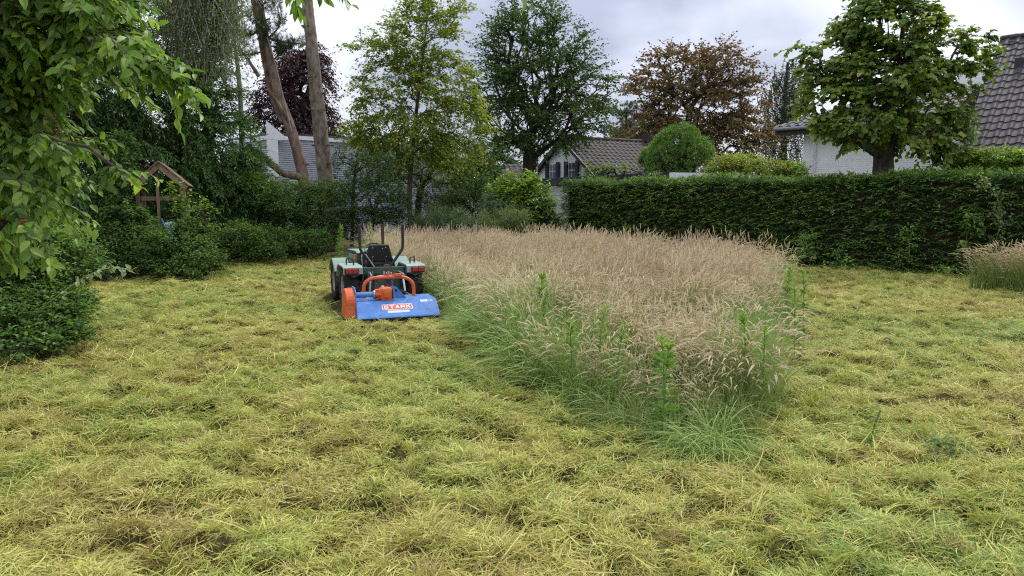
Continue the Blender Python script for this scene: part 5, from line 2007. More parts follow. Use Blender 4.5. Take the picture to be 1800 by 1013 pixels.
# ---- pines
pine = thing("leaning_pine", "leaning pine with twin reddish trunks and sparse needle clumps", "tree", gnd(540, 23), 0, None, True)
pw = MB()
Yp = 23.0
main = smooth_path([gnd(541, Yp), P(538, 345, Yp), P(524, 270, Yp), P(503, 205, Yp), P(487, 160, Yp), P(474, 100, Yp), P(462, 40, Yp), P(452, -40, Yp)], 30)
tube(pw, main, np.linspace(0.20, 0.085, 30), 12, wob=0.05)
sec = smooth_path([P(500, 215, Yp + 0.05), P(481, 170, Yp + 0.2), P(469, 120, Yp + 0.3), P(457, 60, Yp + 0.4), P(440, -30, Yp + 0.4)], 18)
tube(pw, sec, np.linspace(0.145, 0.075, 18), 10, wob=0.05)
limb_list = [([P(508, 214, Yp - 0.1), P(484, 176, Yp - 0.3), P(470, 160, Yp - 0.4), P(466, 158, Yp - 0.4)], 0.075, 0.03),
             ([P(484, 168, Yp - .2), P(470, 160, Yp - .5), P(474, 157, Yp - .5)], 0.04, 0.025),
             ([P(530, 312, Yp - 0.1), P(500, 306, Yp - 0.4), P(478, 290, Yp - 0.5), P(450, 262, Yp - 0.4)], 0.12, 0.08),
             ([P(455, 135, Yp), P(438, 108, Yp - 0.2), P(424, 90, Yp - 0.3)], 0.06, 0.03),
             ([P(468, 88, Yp), P(450, 94, Yp - .2), P(420, 98, Yp - .4)], 0.035, 0.02),
             ([P(468, 70, Yp), P(482, 58, Yp - .1), P(492, 40, Yp - .1), P(487, 10, Yp - .1)], 0.035, 0.015),
             ([P(470, 66, Yp), P(488, 72, Yp), P(515, 76, Yp), P(533, 78, Yp)], 0.04, 0.012),
             ([P(462, 36, Yp), P(446, 60, Yp - .3), P(425, 62, Yp - .5)], 0.04, 0.015),
             ([P(458, 10, Yp), P(475, 0, Yp - .3), P(490, -10, Yp - .4)], 0.04, 0.015),
             ([P(478, 108, Yp), P(490, 96, Yp), P(494, 84, Yp)], 0.03, 0.012)]
for pts, r0, r1 in limb_list:
    q = smooth_path(pts, 10)
    tube(pw, q, np.linspace(r0, r1, 10), 7, wob=0.05)
# knots and stubs along the trunks
for f in (4, 7, 10, 13, 16, 19, 22, 25):
    p = main[f]
    a = rng.random() * 6.28
    tube(pw, [p, p + np.array((math.cos(a) * 0.28, math.sin(a) * 0.28, 0.05))], (0.035, 0.02), 6)
pw.build("trunk", B_pine, pine)


def needle_clumps(mb, cs, rads, per, ln, wd):
    for c, r in zip(cs, rads):
        k = int(per * 60)
        # tufts at shoot ends
        tp = c + nrm(rng.normal(size=(per, 3))) * (rng.random((per, 1)) ** 0.5) * np.asarray(r)
        ax = nrm(tp - c + UZ * 0.25)
        d = nrm(ax[:, None] * 0.9 + rng.normal(size=(per, 34, 3)) * 0.6)
        pos = tp[:, None] + ax[:, None] * (rng.random((per, 34, 1)) - 0.6) * 0.22
        leaves(mb, pos.reshape(-1, 3), d.reshape(-1, 3), rng.normal(size=(per * 34, 3)), ln * (0.7 + 0.5 * rng.random(per * 34)), wd, 0.0, 0.05,
               np.clip(np.repeat(rng.normal(0.5, 0.2, per), 34) + rng.normal(0, 0.1, per * 34), 0, 1))


nm2 = MB()
spec = [(440, 72, 30, 22), (448, 52, 26, 16), (470, 50, 22, 18), (492, 40, 10, 26), (487, 75, 14, 12), (520, 74, 20, 8), (505, 80, 14, 9), (430, 95, 22, 10), (455, 5, 30, 20), (480, 8, 20, 16),
        (425, 60, 20, 14), (494, 88, 10, 10), (440, 30, 22, 16), (415, 30, 26, 26)]
needle_clumps(nm2, [P(a, b, Yp - 0.3) for a, b, _, _ in spec], [np.array((c * Yp / 1300, 0.35, d * Yp / 1300)) for _, _, c, d in spec], 24, 0.13, 0.010)
nm2.build("needles", M_pine, pine)

tp_ = thing("tall_pine", "tall straight bare pine trunk with rings of old branch knots", "tree", gnd(574, 24), 0, None, True)
pw = MB()
Yt = 24.0
tk = smooth_path([gnd(580, Yt), P(575, 345, Yt), P(566, 255, Yt), P(557, 170, Yt), P(549, 90, Yt), P(540, 0, Yt), P(533, -120, Yt), P(528, -260, Yt)], 40)
rr = np.interp(np.linspace(0, 1, 40), (0, 0.25, 0.6, 1), (0.285, 0.235, 0.185, 0.11))
rr = rr * (1 + 0.05 * (np.arange(40) % 4 == 1))
tube(pw, tk, rr, 14, wob=0.03)
for f in range(5, 39, 2):
    p = tk[f]
    for q in range(3):
        a = rng.random() * 6.28
        dv = np.array((math.cos(a), math.sin(a), 0.1))
        l_ = rr[f] * (1.12 + 0.45 * rng.random())
        tube(pw, [p, p + dv * l_], (0.05, 0.028), 6)
pw.build("trunk", B_pinegrey, tp_)
nm2 = MB()
needle_clumps(nm2, [P(528 + rng.normal() * 55, -190 - 90 * rng.random(), Yt) for _ in range(16)], [np.array((0.7, 0.7, 0.35))] * 16, 22, 0.13, 0.010)
nm2.build("needles", M_pine, tp_)

# rope hanging beside the leaning pine
rm_ = MB()
tube(rm_, smooth_path([P(470, 66, Yp - 0.35), P(486, 120, Yp - 0.4), P(500, 180, Yp - 0.4), P(513, 232, Yp - 0.35)], 20), 0.018, 6)
tag(rm_.build("rope", noisy_mat("old rope", (0.20, 0.18, 0.15), (0.36, 0.33, 0.27), 40, 0.9, 0.1)), "pale rope hanging down beside the leaning pine", "rope")

# copper beech far behind
cb = gnd(540, 42)
tree("copper_beech", "dark purple copper beech showing behind the tall pine trunk", "tree", [cb, P(540, 260, 42), P(538, 170, 42)],
     [blob(530, 150, 45, 60, 42, 1.6), blob(515, 120, 28, 40, 42, 1.4), blob(560, 215, 32, 45, 42, 1.4), blob(490, 190, 35, 60, 42, 1.4), blob(548, 110, 18, 30, 42, 1), blob(578, 240, 16, 25, 42, 1)],
     300, M_copper, B_dark, 0.3, twigs=5, n=14, tl=1.1, leaf=(0.16, 0.10), droop=0.7, flat=0.4, out_up=0.1)

# yellow-green young tree in the centre
yt = gnd(722, 23.5)
tree("young_tree", "slender yellow green tree, tallest in the middle, behind the tractor", "tree",
     [yt, P(720, 350, 23.5), P(723, 280, 23.4), P(735, 170, 23.3), P(748, 60, 23.2), P(755, -10, 23.2)],
     [blob(765, 20, 52, 45, 23.2, 0.9, 1.0), blob(735, 80, 68, 50, 23.3, 1.1, 1.1), blob(650, 82, 42, 20, 23.3, 0.6, 0.7), blob(690, 150, 68, 42, 23.3, 1.1), blob(770, 150, 62, 50, 23.3, 1.1, 1.1),
      blob(800, 205, 55, 45, 23.3, 1.0, 1.1), blob(715, 230, 85, 45, 23.3, 1.2, 1.2), blob(790, 262, 58, 30, 23.0, 0.8, 1.0), blob(665, 225, 55, 40, 23.4, 0.9, 0.8), blob(640, 205, 25, 25, 23.4, 0.5, 0.5), blob(700, 10, 22, 22, 23.2, .4, 0.35)],
     560, M_gold, B_grey, 0.08, twigs=4, n=13, tl=0.55, leaf=(0.092, 0.064), droop=0.25, flat=0.5, wpath=0.25, up=0.5, tipbright=0.1, tsd=0.2, zmin=1.9)
# companion darker tree just to the right and behind
y2 = gnd(733, 27)
tree("small_tree", "small dark leaved tree right of the yellow green tree, low over the shrubs", "tree",
     [y2, P(738, 340, 27), P(760, 300, 27), P(790, 270, 27)],
     [blob(770, 300, 70, 28, 26.5, 1.3), blob(820, 275, 45, 40, 27, 1.2), blob(840, 320, 40, 35, 26.5, 1.2), blob(700, 300, 50, 28, 26.5, 1.0)],
     240, M_horn, B_dark, 0.12, twigs=3, n=11, tl=0.6, leaf=(0.085, 0.055), droop=0.3)
# spindly leafy tree in front of the clad building
s3 = gnd(618, 26)
tree("small_tree", "thin airy tree in front of the grey clad building", "tree", [s3, P(620, 340, 26), P(627, 290, 26), P(628, 260, 26)],
     [blob(632, 270, 40, 30, 26, 0.8), blob(605, 300, 26, 36, 26, 0.7), blob(655, 300, 30, 30, 26, 0.7)], 90, M_horn, B_dark, 0.06, twigs=3, n=8, tl=0.55, leaf=(0.08, 0.05), droop=0.3)

# hornbeam in front of the gabled house
hbm = gnd(931, 35.2)
tree("hornbeam", "broad dark green tree with many upright limbs before the gabled house", "tree",
     [hbm, P(931, 300, 35.2), P(931, 268, 35.2), P(934, 235, 35.2)],
     [blob(935, 45, 55, 42, 35.2, 1.6, 0.9), blob(895, 85, 45, 48, 35.2, 1.6), blob(985, 90, 52, 45, 35.2, 1.6), blob(880, 150, 48, 50, 35, 1.8), blob(950, 140, 75, 55, 35, 2.0, 1.2),
      blob(1030, 155, 50, 45, 35, 1.7), blob(905, 205, 72, 36, 34.8, 2.0, 1.2), blob(1000, 205, 70, 36, 34.8, 2.0, 1.1), blob(945, 240, 85, 16, 34.6, 1.6, 0.9)],
     600, M_horn, B_dark, 0.33, twigs=4, n=13, tl=0.85, leaf=(0.135, 0.085), droop=0.12, flat=0.25, wpath=0.55, up=0.9, tsd=0.18, expo=2.1)

# rusty maple
mp = gnd(1205, 47)
tree("rusty_maple", "large round maple with rusty brown foliage above the garage", "tree",
     [mp, P(1208, 290, 47), P(1208, 235, 47), P(1212, 200, 47)],
     [blob(1190, 130, 65, 42, 47, 2.6, 1.0), blob(1255, 125, 62, 42, 47, 2.6, 1.0), blob(1150, 165, 45, 42, 47, 2.4), blob(1290, 180, 45, 45, 47, 2.4), blob(1215, 195, 90, 40, 46.5, 2.8, 1.2),
      blob(1130, 235, 42, 42, 46, 2.4), blob(1180, 245, 60, 38, 46, 2.4), blob(1270, 245, 70, 42, 46, 2.6, 1.2), blob(1330, 245, 26, 42, 46.5, 2.0, 0.6), blob(1165, 95, 26, 16, 47, 1.2, 0.3), blob(1300, 125, 26, 20, 47, 1.2, 0.4)],
     600, M_maple, B_dark, 0.42, twigs=4, n=12, tl=1.05, leaf=(0.185, 0.14), droop=0.15, flat=0.4, wpath=0.45, up=0.5, tsd=0.22, tipz=-0.35)

# clipped domed evergreen and its small neighbour
def dome(name, label, px, Y, rx, ztop, lm, n, cat="shrub", squat=0.75):
    b = gnd(px, Y)
    r = rx * Y / 1300
    th = thing(name, label, cat, b, 0, None, True)
    zc = ztop - r
    d = nrm(rng.normal(size=(n, 3)))
    d[:, 2] = np.where(d[:, 2] < 0, -np.abs(d[:, 2]), d[:, 2])
    pos = d * r
    low = d[:, 2] < 0
    pos[low] = np.stack([nrm(d[low][:, :2])[:, 0] * r, nrm(d[low][:, :2])[:, 1] * r, -rng.random(low.sum()) * (zc - 0.1)], 1)
    nrmv = nrm(pos * np.array((1, 1, 0.9)) * np.where(low[:, None], np.array((1, 1, 0.02)), 1))
    lump = 0.84 + 0.30 * vnoise(d[:, 0] * 2.3 + px, d[:, 2] * 2.6 + d[:, 1] * 2.0, 71)
    pos = pos * ((0.90 + 0.13 * rng.random(n)) * lump)[:, None]
    pos = b + UZ * zc + pos
    lv = MB()
    sprays(lv, pos, nrmv, 2, 9, 0.16, (0.060, 0.034), droop=0.1, spread=0.9, flat=0.9, tsd=0.2, tipbright=0.2)
    wd = MB()
    tube(wd, [b, b + UZ * zc], (0.09, 0.05), 8)
    for q in range(60):
        e = d[q] * r * 0.85
        tube(wd, [b + UZ * (zc * 0.6), b + UZ * zc + np.array((e[0], e[1], abs(e[2])))], (0.03, 0.012), 4)
    wd.build("stem", B_dark, th)
    # the core of packed inner shoots
    core = MB()
    k = 1500
    dd = nrm(rng.normal(size=(k, 3)))
    cp_ = b + UZ * (zc * 0.55) + dd * np.array((r * 0.82, r * 0.82, ztop * 0.5)) * (0.6 + 0.35 * rng.random((k, 1)))
    leaves(core, cp_, rng.normal(size=(k, 3)), dd, 0.22, 0.16, 0.1, 0.1, 0.3)
    core.build("inner_foliage", lm, th)
    lv.build("foliage", lm, th)
    return th


dome("domed_evergreen", "clipped dark green dome shaped evergreen standing behind the garage", 1191, 31, 53, P(1191, 223, 31)[2], M_shrub, 2300)
dome("domed_evergreen", "smaller pointed evergreen half hidden at the left of the big dome", 1146, 33, 22, P(1146, 262, 33)[2], M_shrub, 800)

# far right weeping birch and far pine
wb0 = gnd(1378, 58)
weeping("weeping_birch", "tall grey green weeping birch far behind, between the maple and the white house", wb0,
        [wb0, P(1378, 260, 58), P(1380, 170, 58), P(1385, 110, 58)],
        [blob(1385, 130, 28, 26, 58, 1.5), blob(1365, 180, 28, 40, 58, 1.6), blob(1400, 180, 30, 45, 58, 1.6), blob(1380, 230, 40, 35, 58, 1.8), blob(1370, 272, 45, 18, 57, 1.5)],
        700, leaf_mat("grey birch leaf", pal((0.04, 0.06, 0.035), (0.075, 0.095, 0.055), (0.13, 0.15, 0.09)), 0.3), B_dark, 0.3, 2.0, (0.13, 0.085), 20)
fp = gnd(1098, 60)
th_ = thing("far_pine", "small blue green pine peeping out left of the rusty maple", "tree", fp, 0, None, True)
m = MB()
tube(m, [fp, P(1100, 250, 60), P(1101, 190, 60)], (0.25, 0.15, 0.05), 7)
m.build("trunk", B_dark, th_)
m = MB()
needle_clumps(m, [P(1098 + rng.normal() * 11, 190 + 75 * rng.random(), 60) for _ in range(14)], [np.array((0.7, 0.6, 0.5))] * 14, 22, 0.30, 0.035)
m.build("needles", leaf_mat("blue pine needle", pal((0.04, 0.07, 0.055), (0.07, 0.11, 0.085), (0.11, 0.16, 0.12)), 0.15), th_)
for (px, py, rx, ry, Y, n, lab) in ((862, 285, 34, 38, 50, 110, "mid green round tree far behind, left of the hornbeam trunk"),
                                    (800, 300, 60, 30, 52, 120, "low far tree seen through the gap under the yellow green tree"),
                                    (1040, 285, 30, 22, 60, 60, "low far tree crown peeping over the brown tiled roof")):
    b = gnd(px, Y)
    tree("far_tree", lab, "tree", [b, P(px, py + 30, Y), P(px, py, Y)], [blob(px, py, rx, ry, Y, 1.5), blob(px + rx * .5, py + ry * .6, rx, ry * .8, Y, 1.5)], n, M_horn, B_dark, 0.2,
         twigs=4, n=10, tl=1.0, leaf=(0.22, 0.15), droop=0.2)

# ---- linden behind the hedge
lt = gnd(1553, 18.6)
LB = [blob(1562, 0, 55, 35, 18.5, 0.8), blob(1565, 55, 90, 42, 18.4, 1.1, 1.2), blob(1475, 110, 60, 38, 18.4, 0.8), blob(1560, 130, 95, 50, 18.2, 1.2, 1.3), blob(1645, 110, 62, 50, 18.4, 1.0, 1.1), blob(1450, 180, 34, 40, 18.3, 0.7, 0.8),
      blob(1530, 215, 80, 32, 18.2, 1.0, 1.0), blob(1620, 215, 80, 38, 18.3, 1.0, 1.0), blob(1715, 90, 36, 26, 18.4, 0.5, 0.5), blob(1700, 135, 34, 24, 18.4, .5, 0.45), blob(1655, 255, 45, 22, 18.4, 0.6, 0.4), blob(1480, 250, 26, 16, 18.3, .5, 0.18), blob(1588, 282, 26, 10, 18.3, .35, 0.12),
      blob(1405, 92, 24, 16, 18.3, 0.3, 0.26), blob(1748, 72, 16, 22, 18.4, .25, 0.24), blob(1425, 130, 24, 18, 18.3, .3, .25)]


def leafy_tree_with_single_leaves(th, lv_arrays, protos, quota, lm):
    """Nearest leaves as parts, the rest joined."""
    pos, d, nn, ln, wd, tint = lv_arrays
    order = np.argsort(np.linalg.norm(pos - np.array((0, 0, CAM_Z)), axis=1) + 1e3 * ~inview(pos))
    base = np.array(tuple(th.location))
    for i in order[:quota]:
        t = nrm(d[i])
        n = nrm(nn[i] - t * (nn[i] @ t))
        s = np.cross(t, n)
        o = bpy.data.objects.new("leaf", protos[min(len(protos) - 1, int(tint[i] * len(protos)))])
        COL.objects.link(o)
        o.parent = th
        M = basis(s * (wd[i] * 10), t * (ln[i] * 10), n * (ln[i] * 10), pos[i] - base)
        o.matrix_local = M
    r = order[quota:]
    m = MB()
    leaves(m, pos[r], d[r], nn[r], ln[r], wd[r], 0.16, 0.16, tint[r], "ovate")
    tag(m.build("leaves", lm, th), kind="stuff")


def inview(p):
    y = p[:, 1]
    zc = (p[:, 2] - CAM_Z) * math.cos(PITCH) + y * math.sin(PITCH)
    yc = y * math.cos(PITCH) - (p[:, 2] - CAM_Z) * math.sin(PITCH)
    return (np.abs(p[:, 0] / yc) < 0.69) & (np.abs(zc / yc) < 0.385) & (yc > 0.5)


def leaf_protos(lm, k, name, fold=0.16, bend=0.16):
    out = []
    for i in range(k):
        m = MB()
        leaves(m, np.zeros((1, 3)), np.array(((0, 1.0, 0),)), np.array(((0, 0, 1.0),)), 0.1, 0.1, fold, bend * (0.6 + 0.8 * (i % 3) / 2), (i + 0.5) / k, "ovate")
        # axes: x across, y along, z face normal
        me = m.mesh(name, lm)
        out.append(me)
    return out


def spray_arrays(tips, out, twigs, n, tl, leaf, droop, spread, flat, side, tint0, tsd, wood, hang=0.0):
    T = len(tips)
    tw = nrm(out[:, None] + rng.normal(size=(T, twigs, 3)) * spread * np.array((1, 1, flat)) - UZ * droop * 0.6)
    ln = tl * (0.6 + 0.7 * rng.random((T, twigs)))
    f = ((np.arange(n) + 0.6) / n)[None, None] + rng.normal(size=(T, twigs, n)) * 0.03
    pos = tips[:, None, None] + tw[:, :, None] * (ln[..., None] * f)[..., None] - UZ * (droop * ln[..., None] * f * f)[..., None]
    sd = nrm(np.cross(tw, UZ) + 1e-6)
    sg = np.where(np.arange(n) % 2 == 0, 1.0, -1.0)[None, None, :, None]
    d = tw[:, :, None] * 0.6 + sd[:, :, None] * sg * side + rng.normal(size=pos.shape) * 0.28 - UZ * (droop + hang)
    nn = UZ * 0.9 + tw[:, :, None] * 0.5 + rng.normal(size=pos.shape) * 0.35 + np.array((0, -0.25, 0))
    k = T * twigs * n
    tint = np.clip(np.repeat(rng.normal(tint0, tsd, T), twigs * n) + rng.normal(0, tsd, k), 0, 0.999)
    a = np.repeat(tips[:, None], twigs, 1).reshape(-1, 3)
    b = (tips[:, None] + tw * ln[..., None] - UZ * (droop * ln)[..., None]).reshape(-1, 3)
    mid = (a + b) / 2 + UZ * (0.25 * droop * ln.reshape(-1, 1))
    q = len(a)
    limbs(wood, np.concatenate([a, mid, b]), np.concatenate([np.full(q, -1), np.arange(q), np.arange(q) + q]), np.concatenate([np.full(q, 0.007), np.full(q, 0.005), np.full(q, 0.0025)]), n=4)
    sz = 0.65 + 0.6 * rng.random(k)
    return pos.reshape(-1, 3), d.reshape(-1, 3), nn.reshape(-1, 3), leaf[0] * sz, leaf[1] * sz, tint


lind = thing("linden_tree", "pollarded linden with big leaves and a stout trunk behind the hedge", "tree", lt, 0, None, True)
tips = sample_blobs(LB, 640, 0.5)
trk = smooth_path([lt, P(1553, 300, 18.6), P(1555, 262, 18.6), P(1560, 225, 18.6), P(1562, 150, 18.6)], 14)
N, par, r, _ = skeleton(trk, tips, 0.3, 0.3, 0.245, 1.9, zmin=2.9)
r = np.minimum(r, 0.055)
wd = MB()
tube(wd, trk, np.interp(np.linspace(0, 1, 14), (0, .5, .62, 1), (0.25, 0.23, 0.20, 0.10)), 12, wob=0.05)
limbs(wd, N, par, r, 14)
tube(wd, smooth_path([P(1548, 272, 18.5), P(1528, 262, 18.4), P(1513, 250, 18.3), P(1506, 235, 18.2)], 10), np.linspace(0.12, 0.085, 10), 9, wob=0.06)
cen = P(1570, 160, 18.5)
outv = nrm((tips - cen) * np.array((1, 1, 0.7)) + UZ * 0.15)
arr = spray_arrays(tips, outv, 4, 9, 0.34, (0.118, 0.104), 0.26, 0.8, 0.6, 0.7, 0.5, 0.12, wd, 0.1)
wd.build("trunk", B_grey, lind)
leafy_tree_with_single_leaves(lind, arr, leaf_protos(M_linden, 6, "leaf"), 300, M_linden)

# ---- cherry in the left foreground
ct = np.array((-5.1, 5.6, 0))
cher = thing("cherry_tree", "cherry tree whose long drooping leaves fill the upper left foreground", "tree", ct, 0, None, True)
CB = [blob(40, 20, 110, 70, 4.9, 0.5, 1.2), blob(160, 5, 65, 50, 4.6, 0.35, 0.9), blob(215, 70, 38, 40, 4.4, 0.3, 0.5), blob(280, 130, 34, 26, 4.4, .25, 0.3), blob(40, 120, 75, 55, 5.2, 0.5, 1.0), blob(150, 85, 45, 38, 4.7, .3, .55),
      blob(195, 145, 36, 22, 4.6, .25, 0.2), blob(15, 220, 65, 52, 5.2, 0.5, 1.0), blob(95, 255, 40, 28, 5.0, .3, 0.4), blob(10, 310, 55, 45, 5.1, 0.4, 0.8), blob(65, 330, 40, 32, 5.0, .3, .4), blob(20, 385, 50, 20, 4.8, .3, .4),
      blob(-60, 60, 80, 120, 5.2, 0.7, 1.0), blob(-60, 300, 60, 120, 5.3, 0.6, 0.8), blob(60, -60, 150, 50, 4.9, 0.7, 0.8), blob(30, 425, 55, 22, 4.9, .3, .4), blob(100, 410, 30, 18, 5.0, .25, .2), blob(185, 285, 22, 12, 5.0, .2, 0.07), blob(115, 375, 16, 12, 5.0, .2, 0.06)]
tips = sample_blobs(CB, 570, 0.45)
over = np.array([P(490, -45, 4.2), P(510, -30, 4.2), P(545, -50, 4.15), P(405, -60, 4.4), P(300, -60, 4.4), P(858, -75, 4.0), P(300, 140, 4.4), P(285, 105, 4.4), P(215, 300, 4.9), P(195, 290, 4.9)])
tips = np.vstack([tips, over])
trk = smooth_path([ct, ct + np.array((0.05, 0.0, 1.2)), ct + np.array((0.25, -0.1, 2.4)), ct + np.array((0.7, -0.3, 3.4))], 12)
N, par, r, _ = skeleton(trk, tips, 0.15, 0.1, 0.16, 2.3, zmin=1.3)
wd = MB()
tube(wd, trk, np.linspace(0.17, 0.09, 12), 12, wob=0.04)
limbs(wd, N, par, np.minimum(r, 0.012), 12, n=6)
outv = nrm((tips - (ct + UZ * 2.4)) * np.array((1, 0.7, 0.4)) - UZ * 0.15)
arr = spray_arrays(tips, outv, 3, 9, 0.22, (0.084, 0.043), 0.38, 0.65, 0.6, 0.7, 0.5, 0.2, wd, 0.15)
wd.build("trunk", B_grey, cher)
leafy_tree_with_single_leaves(cher, arr, leaf_protos(M_cherry, 6, "leaf"), 300, M_cherry)
fr = MB()
for (px, py, Y, k) in ((104, 232, 4.7, 4), (82, 212, 4.7, 2), (110, 50, 4.6, 4), (178, 60, 4.5, 3), (38, 388, 4.6, 4), (60, 168, 4.8, 2), (285, 115, 4.35, 3)):
    for q in range(k):
        c = P(px + rng.normal() * 6, py + rng.normal() * 5, Y)
        lathe(fr, [(c[2] - 0.009, 0.0), (c[2] - 0.006, 0.007), (c[2], 0.0095), (c[2] + 0.006, 0.007), (c[2] + 0.009, 0.0)], 8, "z", (c[0], c[1], 0))
        tube(fr, [c + UZ * 0.008, c + np.array((0.004, 0, 0.05))], 0.0012, 3)
tag(fr.build("cherries", flat_mat("dark red cherry", (0.16, 0.014, 0.012), 0.25, 0.5), cher), kind="stuff")


# ------------------------------------------------------------------ shrubs
def shrub(name, label, spec, n, lm, group=None, twigs=3, nl=9, tl=0.3, leaf=(0.07, 0.04), droop=0.2, bk=B_dark, shell=0.6, spread=0.8, flat=0.7, tsd=0.2, tipz=0.25, cat="shrub", out_up=0.5, side=0.8, tipbright=0.15, shape="diamond"):
    bl = [blob(*q[:5], depth=q[5] if len(q) > 5 else None, w=q[6] if len(q) > 6 else 1.0) for q in spec]
    c = np.average([b[0] for b in bl], axis=0)
    b0 = np.array((c[0], c[1], 0.0))
    top = c.copy()
    top[2] = max(0.4, c[2] * 0.8)
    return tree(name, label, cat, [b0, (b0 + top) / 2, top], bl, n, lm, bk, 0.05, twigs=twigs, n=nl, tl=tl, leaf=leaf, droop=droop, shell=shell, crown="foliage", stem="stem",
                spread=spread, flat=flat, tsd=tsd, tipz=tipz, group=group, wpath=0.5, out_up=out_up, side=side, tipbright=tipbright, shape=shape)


shrub("holly_shrub", "dense dark upright evergreen on a thin stem directly behind the roll bar", [(652, 300, 42, 35, 21.5, .6), (655, 350, 62, 45, 21.5, .8), (630, 385, 45, 22, 21.5, .7), (690, 370, 36, 30, 21.5, .7)],
      420, M_dark, tl=0.26, leaf=(0.065, 0.036), nl=10)
shrub("dark_shrub", "dark leafy shrub under the tall pine, left of the tractor", [(545, 380, 50, 30, 21.5, .7), (585, 400, 40, 26, 21.2, .6), (500, 392, 38, 30, 21.2, .7)], 300, M_dark, tl=0.28)
shrub("bright_shrub", "lighter green shrub at the foot of the two pines", [(535, 340, 32, 22, 22.2, .6), (590, 340, 28, 22, 22.4, .5), (560, 352, 30, 20, 22.0, .5)], 170, M_shrub, tl=0.28)
shrub("bright_shrub", "light green bushy growth below the yew, right of the play tower", [(460, 345, 48, 30, 20.4, .7), (430, 325, 30, 22, 20.4, .5)], 190, M_shrub, tl=0.28, leaf=(0.075, 0.04))
shrub("nettle_patch", "low mid green nettles along the lawn edge below the yew", [(420, 418, 48, 25, 18.6, .6), (480, 425, 42, 26, 19.4, .6), (540, 426, 38, 22, 20.0, .5), (455, 442, 45, 13, 18.6, .5)], 360, M_shrub, tl=0.24, leaf=(0.07, 0.036), cat="nettles", tipz=0.35)
shrub("laurel_shrub", "bright yellow green laurel in front of the garage wall", [(915, 330, 34, 24, 22.4, .6), (900, 345, 40, 28, 22.3, .6), (938, 360, 34, 34, 22.3, .6)], 250, M_laurel, tl=0.28, leaf=(0.125, 0.048), nl=7, shape="ovate", tipz=0.35)
shrub("laurel_shrub", "darker lower laurel against the garage wall, just left of the hedge", [(945, 385, 32, 30, 22.6, .5), (960, 400, 20, 18, 22.8, .4), (915, 385, 30, 26, 22.5, .5)], 200, M_dark, tl=0.26, leaf=(0.12, 0.045), nl=7, shape="ovate")
shrub("dark_shrub", "dark broad shrub behind the pale weeds, right of the yellow green tree", [(830, 350, 45, 40, 23.5, .8), (865, 345, 36, 36, 23.2, .7), (795, 370, 35, 30, 23.2, .7)], 340, M_dark, tl=0.3)
shrub("olive_shrub", "olive green shrub behind the young tree trunk at the field edge", [(770, 350, 32, 28, 25.5, .7), (790, 365, 28, 26, 25, .7)], 150, leaf_mat("olive leaf", pal((0.05, 0.075, 0.02), (0.095, 0.125, 0.03), (0.17, 0.19, 0.05)), 0.3), tl=0.28)
shrub("pale_weeds", "pale feathery weeds at the back of the meadow in front of the laurel", [(880, 395, 42, 22, 21.3, .5), (905, 390, 26, 20, 21.3, .4), (850, 402, 30, 16, 21.2, .4)], 260, M_pale, twigs=3, nl=12, tl=0.30, leaf=(0.055, 0.012), droop=0.05, bk=B_green, cat="weeds", out_up=1.4, side=0.5)
shrub("pale_weeds", "grey green bushy weeds behind the right roll bar post", [(765, 392, 40, 22, 21.4, .5), (800, 392, 32, 22, 21.4, .5), (735, 402, 26, 14, 21.3, .4)], 260, leaf_mat("grey green leaf", pal((0.05, 0.10, 0.05), (0.095, 0.16, 0.085), (0.17, 0.23, 0.13)), 0.3), twigs=3, nl=11, tl=0.26, leaf=(0.06, 0.018), droop=0.1, bk=B_green, cat="weeds", out_up=0.9)
shrub("silver_shrub", "blue green plume leaved plant between the dark shrub and the laurel", [(872, 362, 24, 20, 22.0, .4), (888, 378, 20, 14, 21.9, .3)], 70, leaf_mat("blue green leaf", pal((0.06, 0.13, 0.09), (0.11, 0.20, 0.14), (0.20, 0.30, 0.22)), 0.3), twigs=3, nl=12, tl=0.4, leaf=(0.07, 0.018), droop=0.3, bk=B_green, out_up=0.6)
# growth round the play tower
shrub("bramble_bush", "tangled mid green bush at the foot of the play tower", [(300, 430, 62, 34, 15.2, .6), (345, 455, 42, 28, 15.0, .5), (265, 455, 48, 28, 15.0, .5), (235, 425, 40, 30, 15.4, .5), (310, 470, 60, 16, 14.8, .5)],
      520, M_shrub, tl=0.24, leaf=(0.058, 0.030), nl=10, tipz=0.3)
shrub("sapling", "pale green sapling growing up through the front of the play tower", [(312, 345, 20, 24, 15.6, .25), (300, 320, 9, 14, 15.6, .15, .5), (320, 372, 18, 16, 15.6, .25)], 22, M_laurel, tl=0.15, nl=6, leaf=(0.075, 0.045), shape="ovate")
shrub("sapling", "pale leafed shoot leaning out right of the play tower", [(352, 380, 16, 18, 15.4, .2), (368, 362, 8, 12, 15.4, .12, .6), (345, 400, 22, 14, 15.3, .25)], 24, M_laurel, tl=0.18, nl=7, leaf=(0.07, 0.04), shape="ovate")
shrub("sapling", "leafy sapling left of the play tower roof", [(215, 262, 14, 26, 15.8, .3), (222, 320, 18, 24, 15.8, .3), (212, 370, 24, 26, 15.6, .4)], 70, M_shrub, tl=0.3, nl=8, leaf=(0.085, 0.055), shape="ovate")
shrub("bramble_bush", "mid green bush hiding the lower left post of the play tower", [(248, 395, 20, 24, 15.7, .3), (262, 420, 24, 18, 15.5, .3), (330, 410, 22, 22, 15.4, .3)], 130, M_shrub, tl=0.2, nl=8, leaf=(0.07, 0.042), shape="ovate")
shrub("dark_shrub", "dark shaded bush left of the play tower", [(175, 440, 40, 40, 15.0, .6), (140, 400, 40, 40, 15.5, .7), (190, 470, 42, 18, 14.6, .5), (165, 360, 40, 40, 16, .7)], 380, M_dark, tl=0.26)
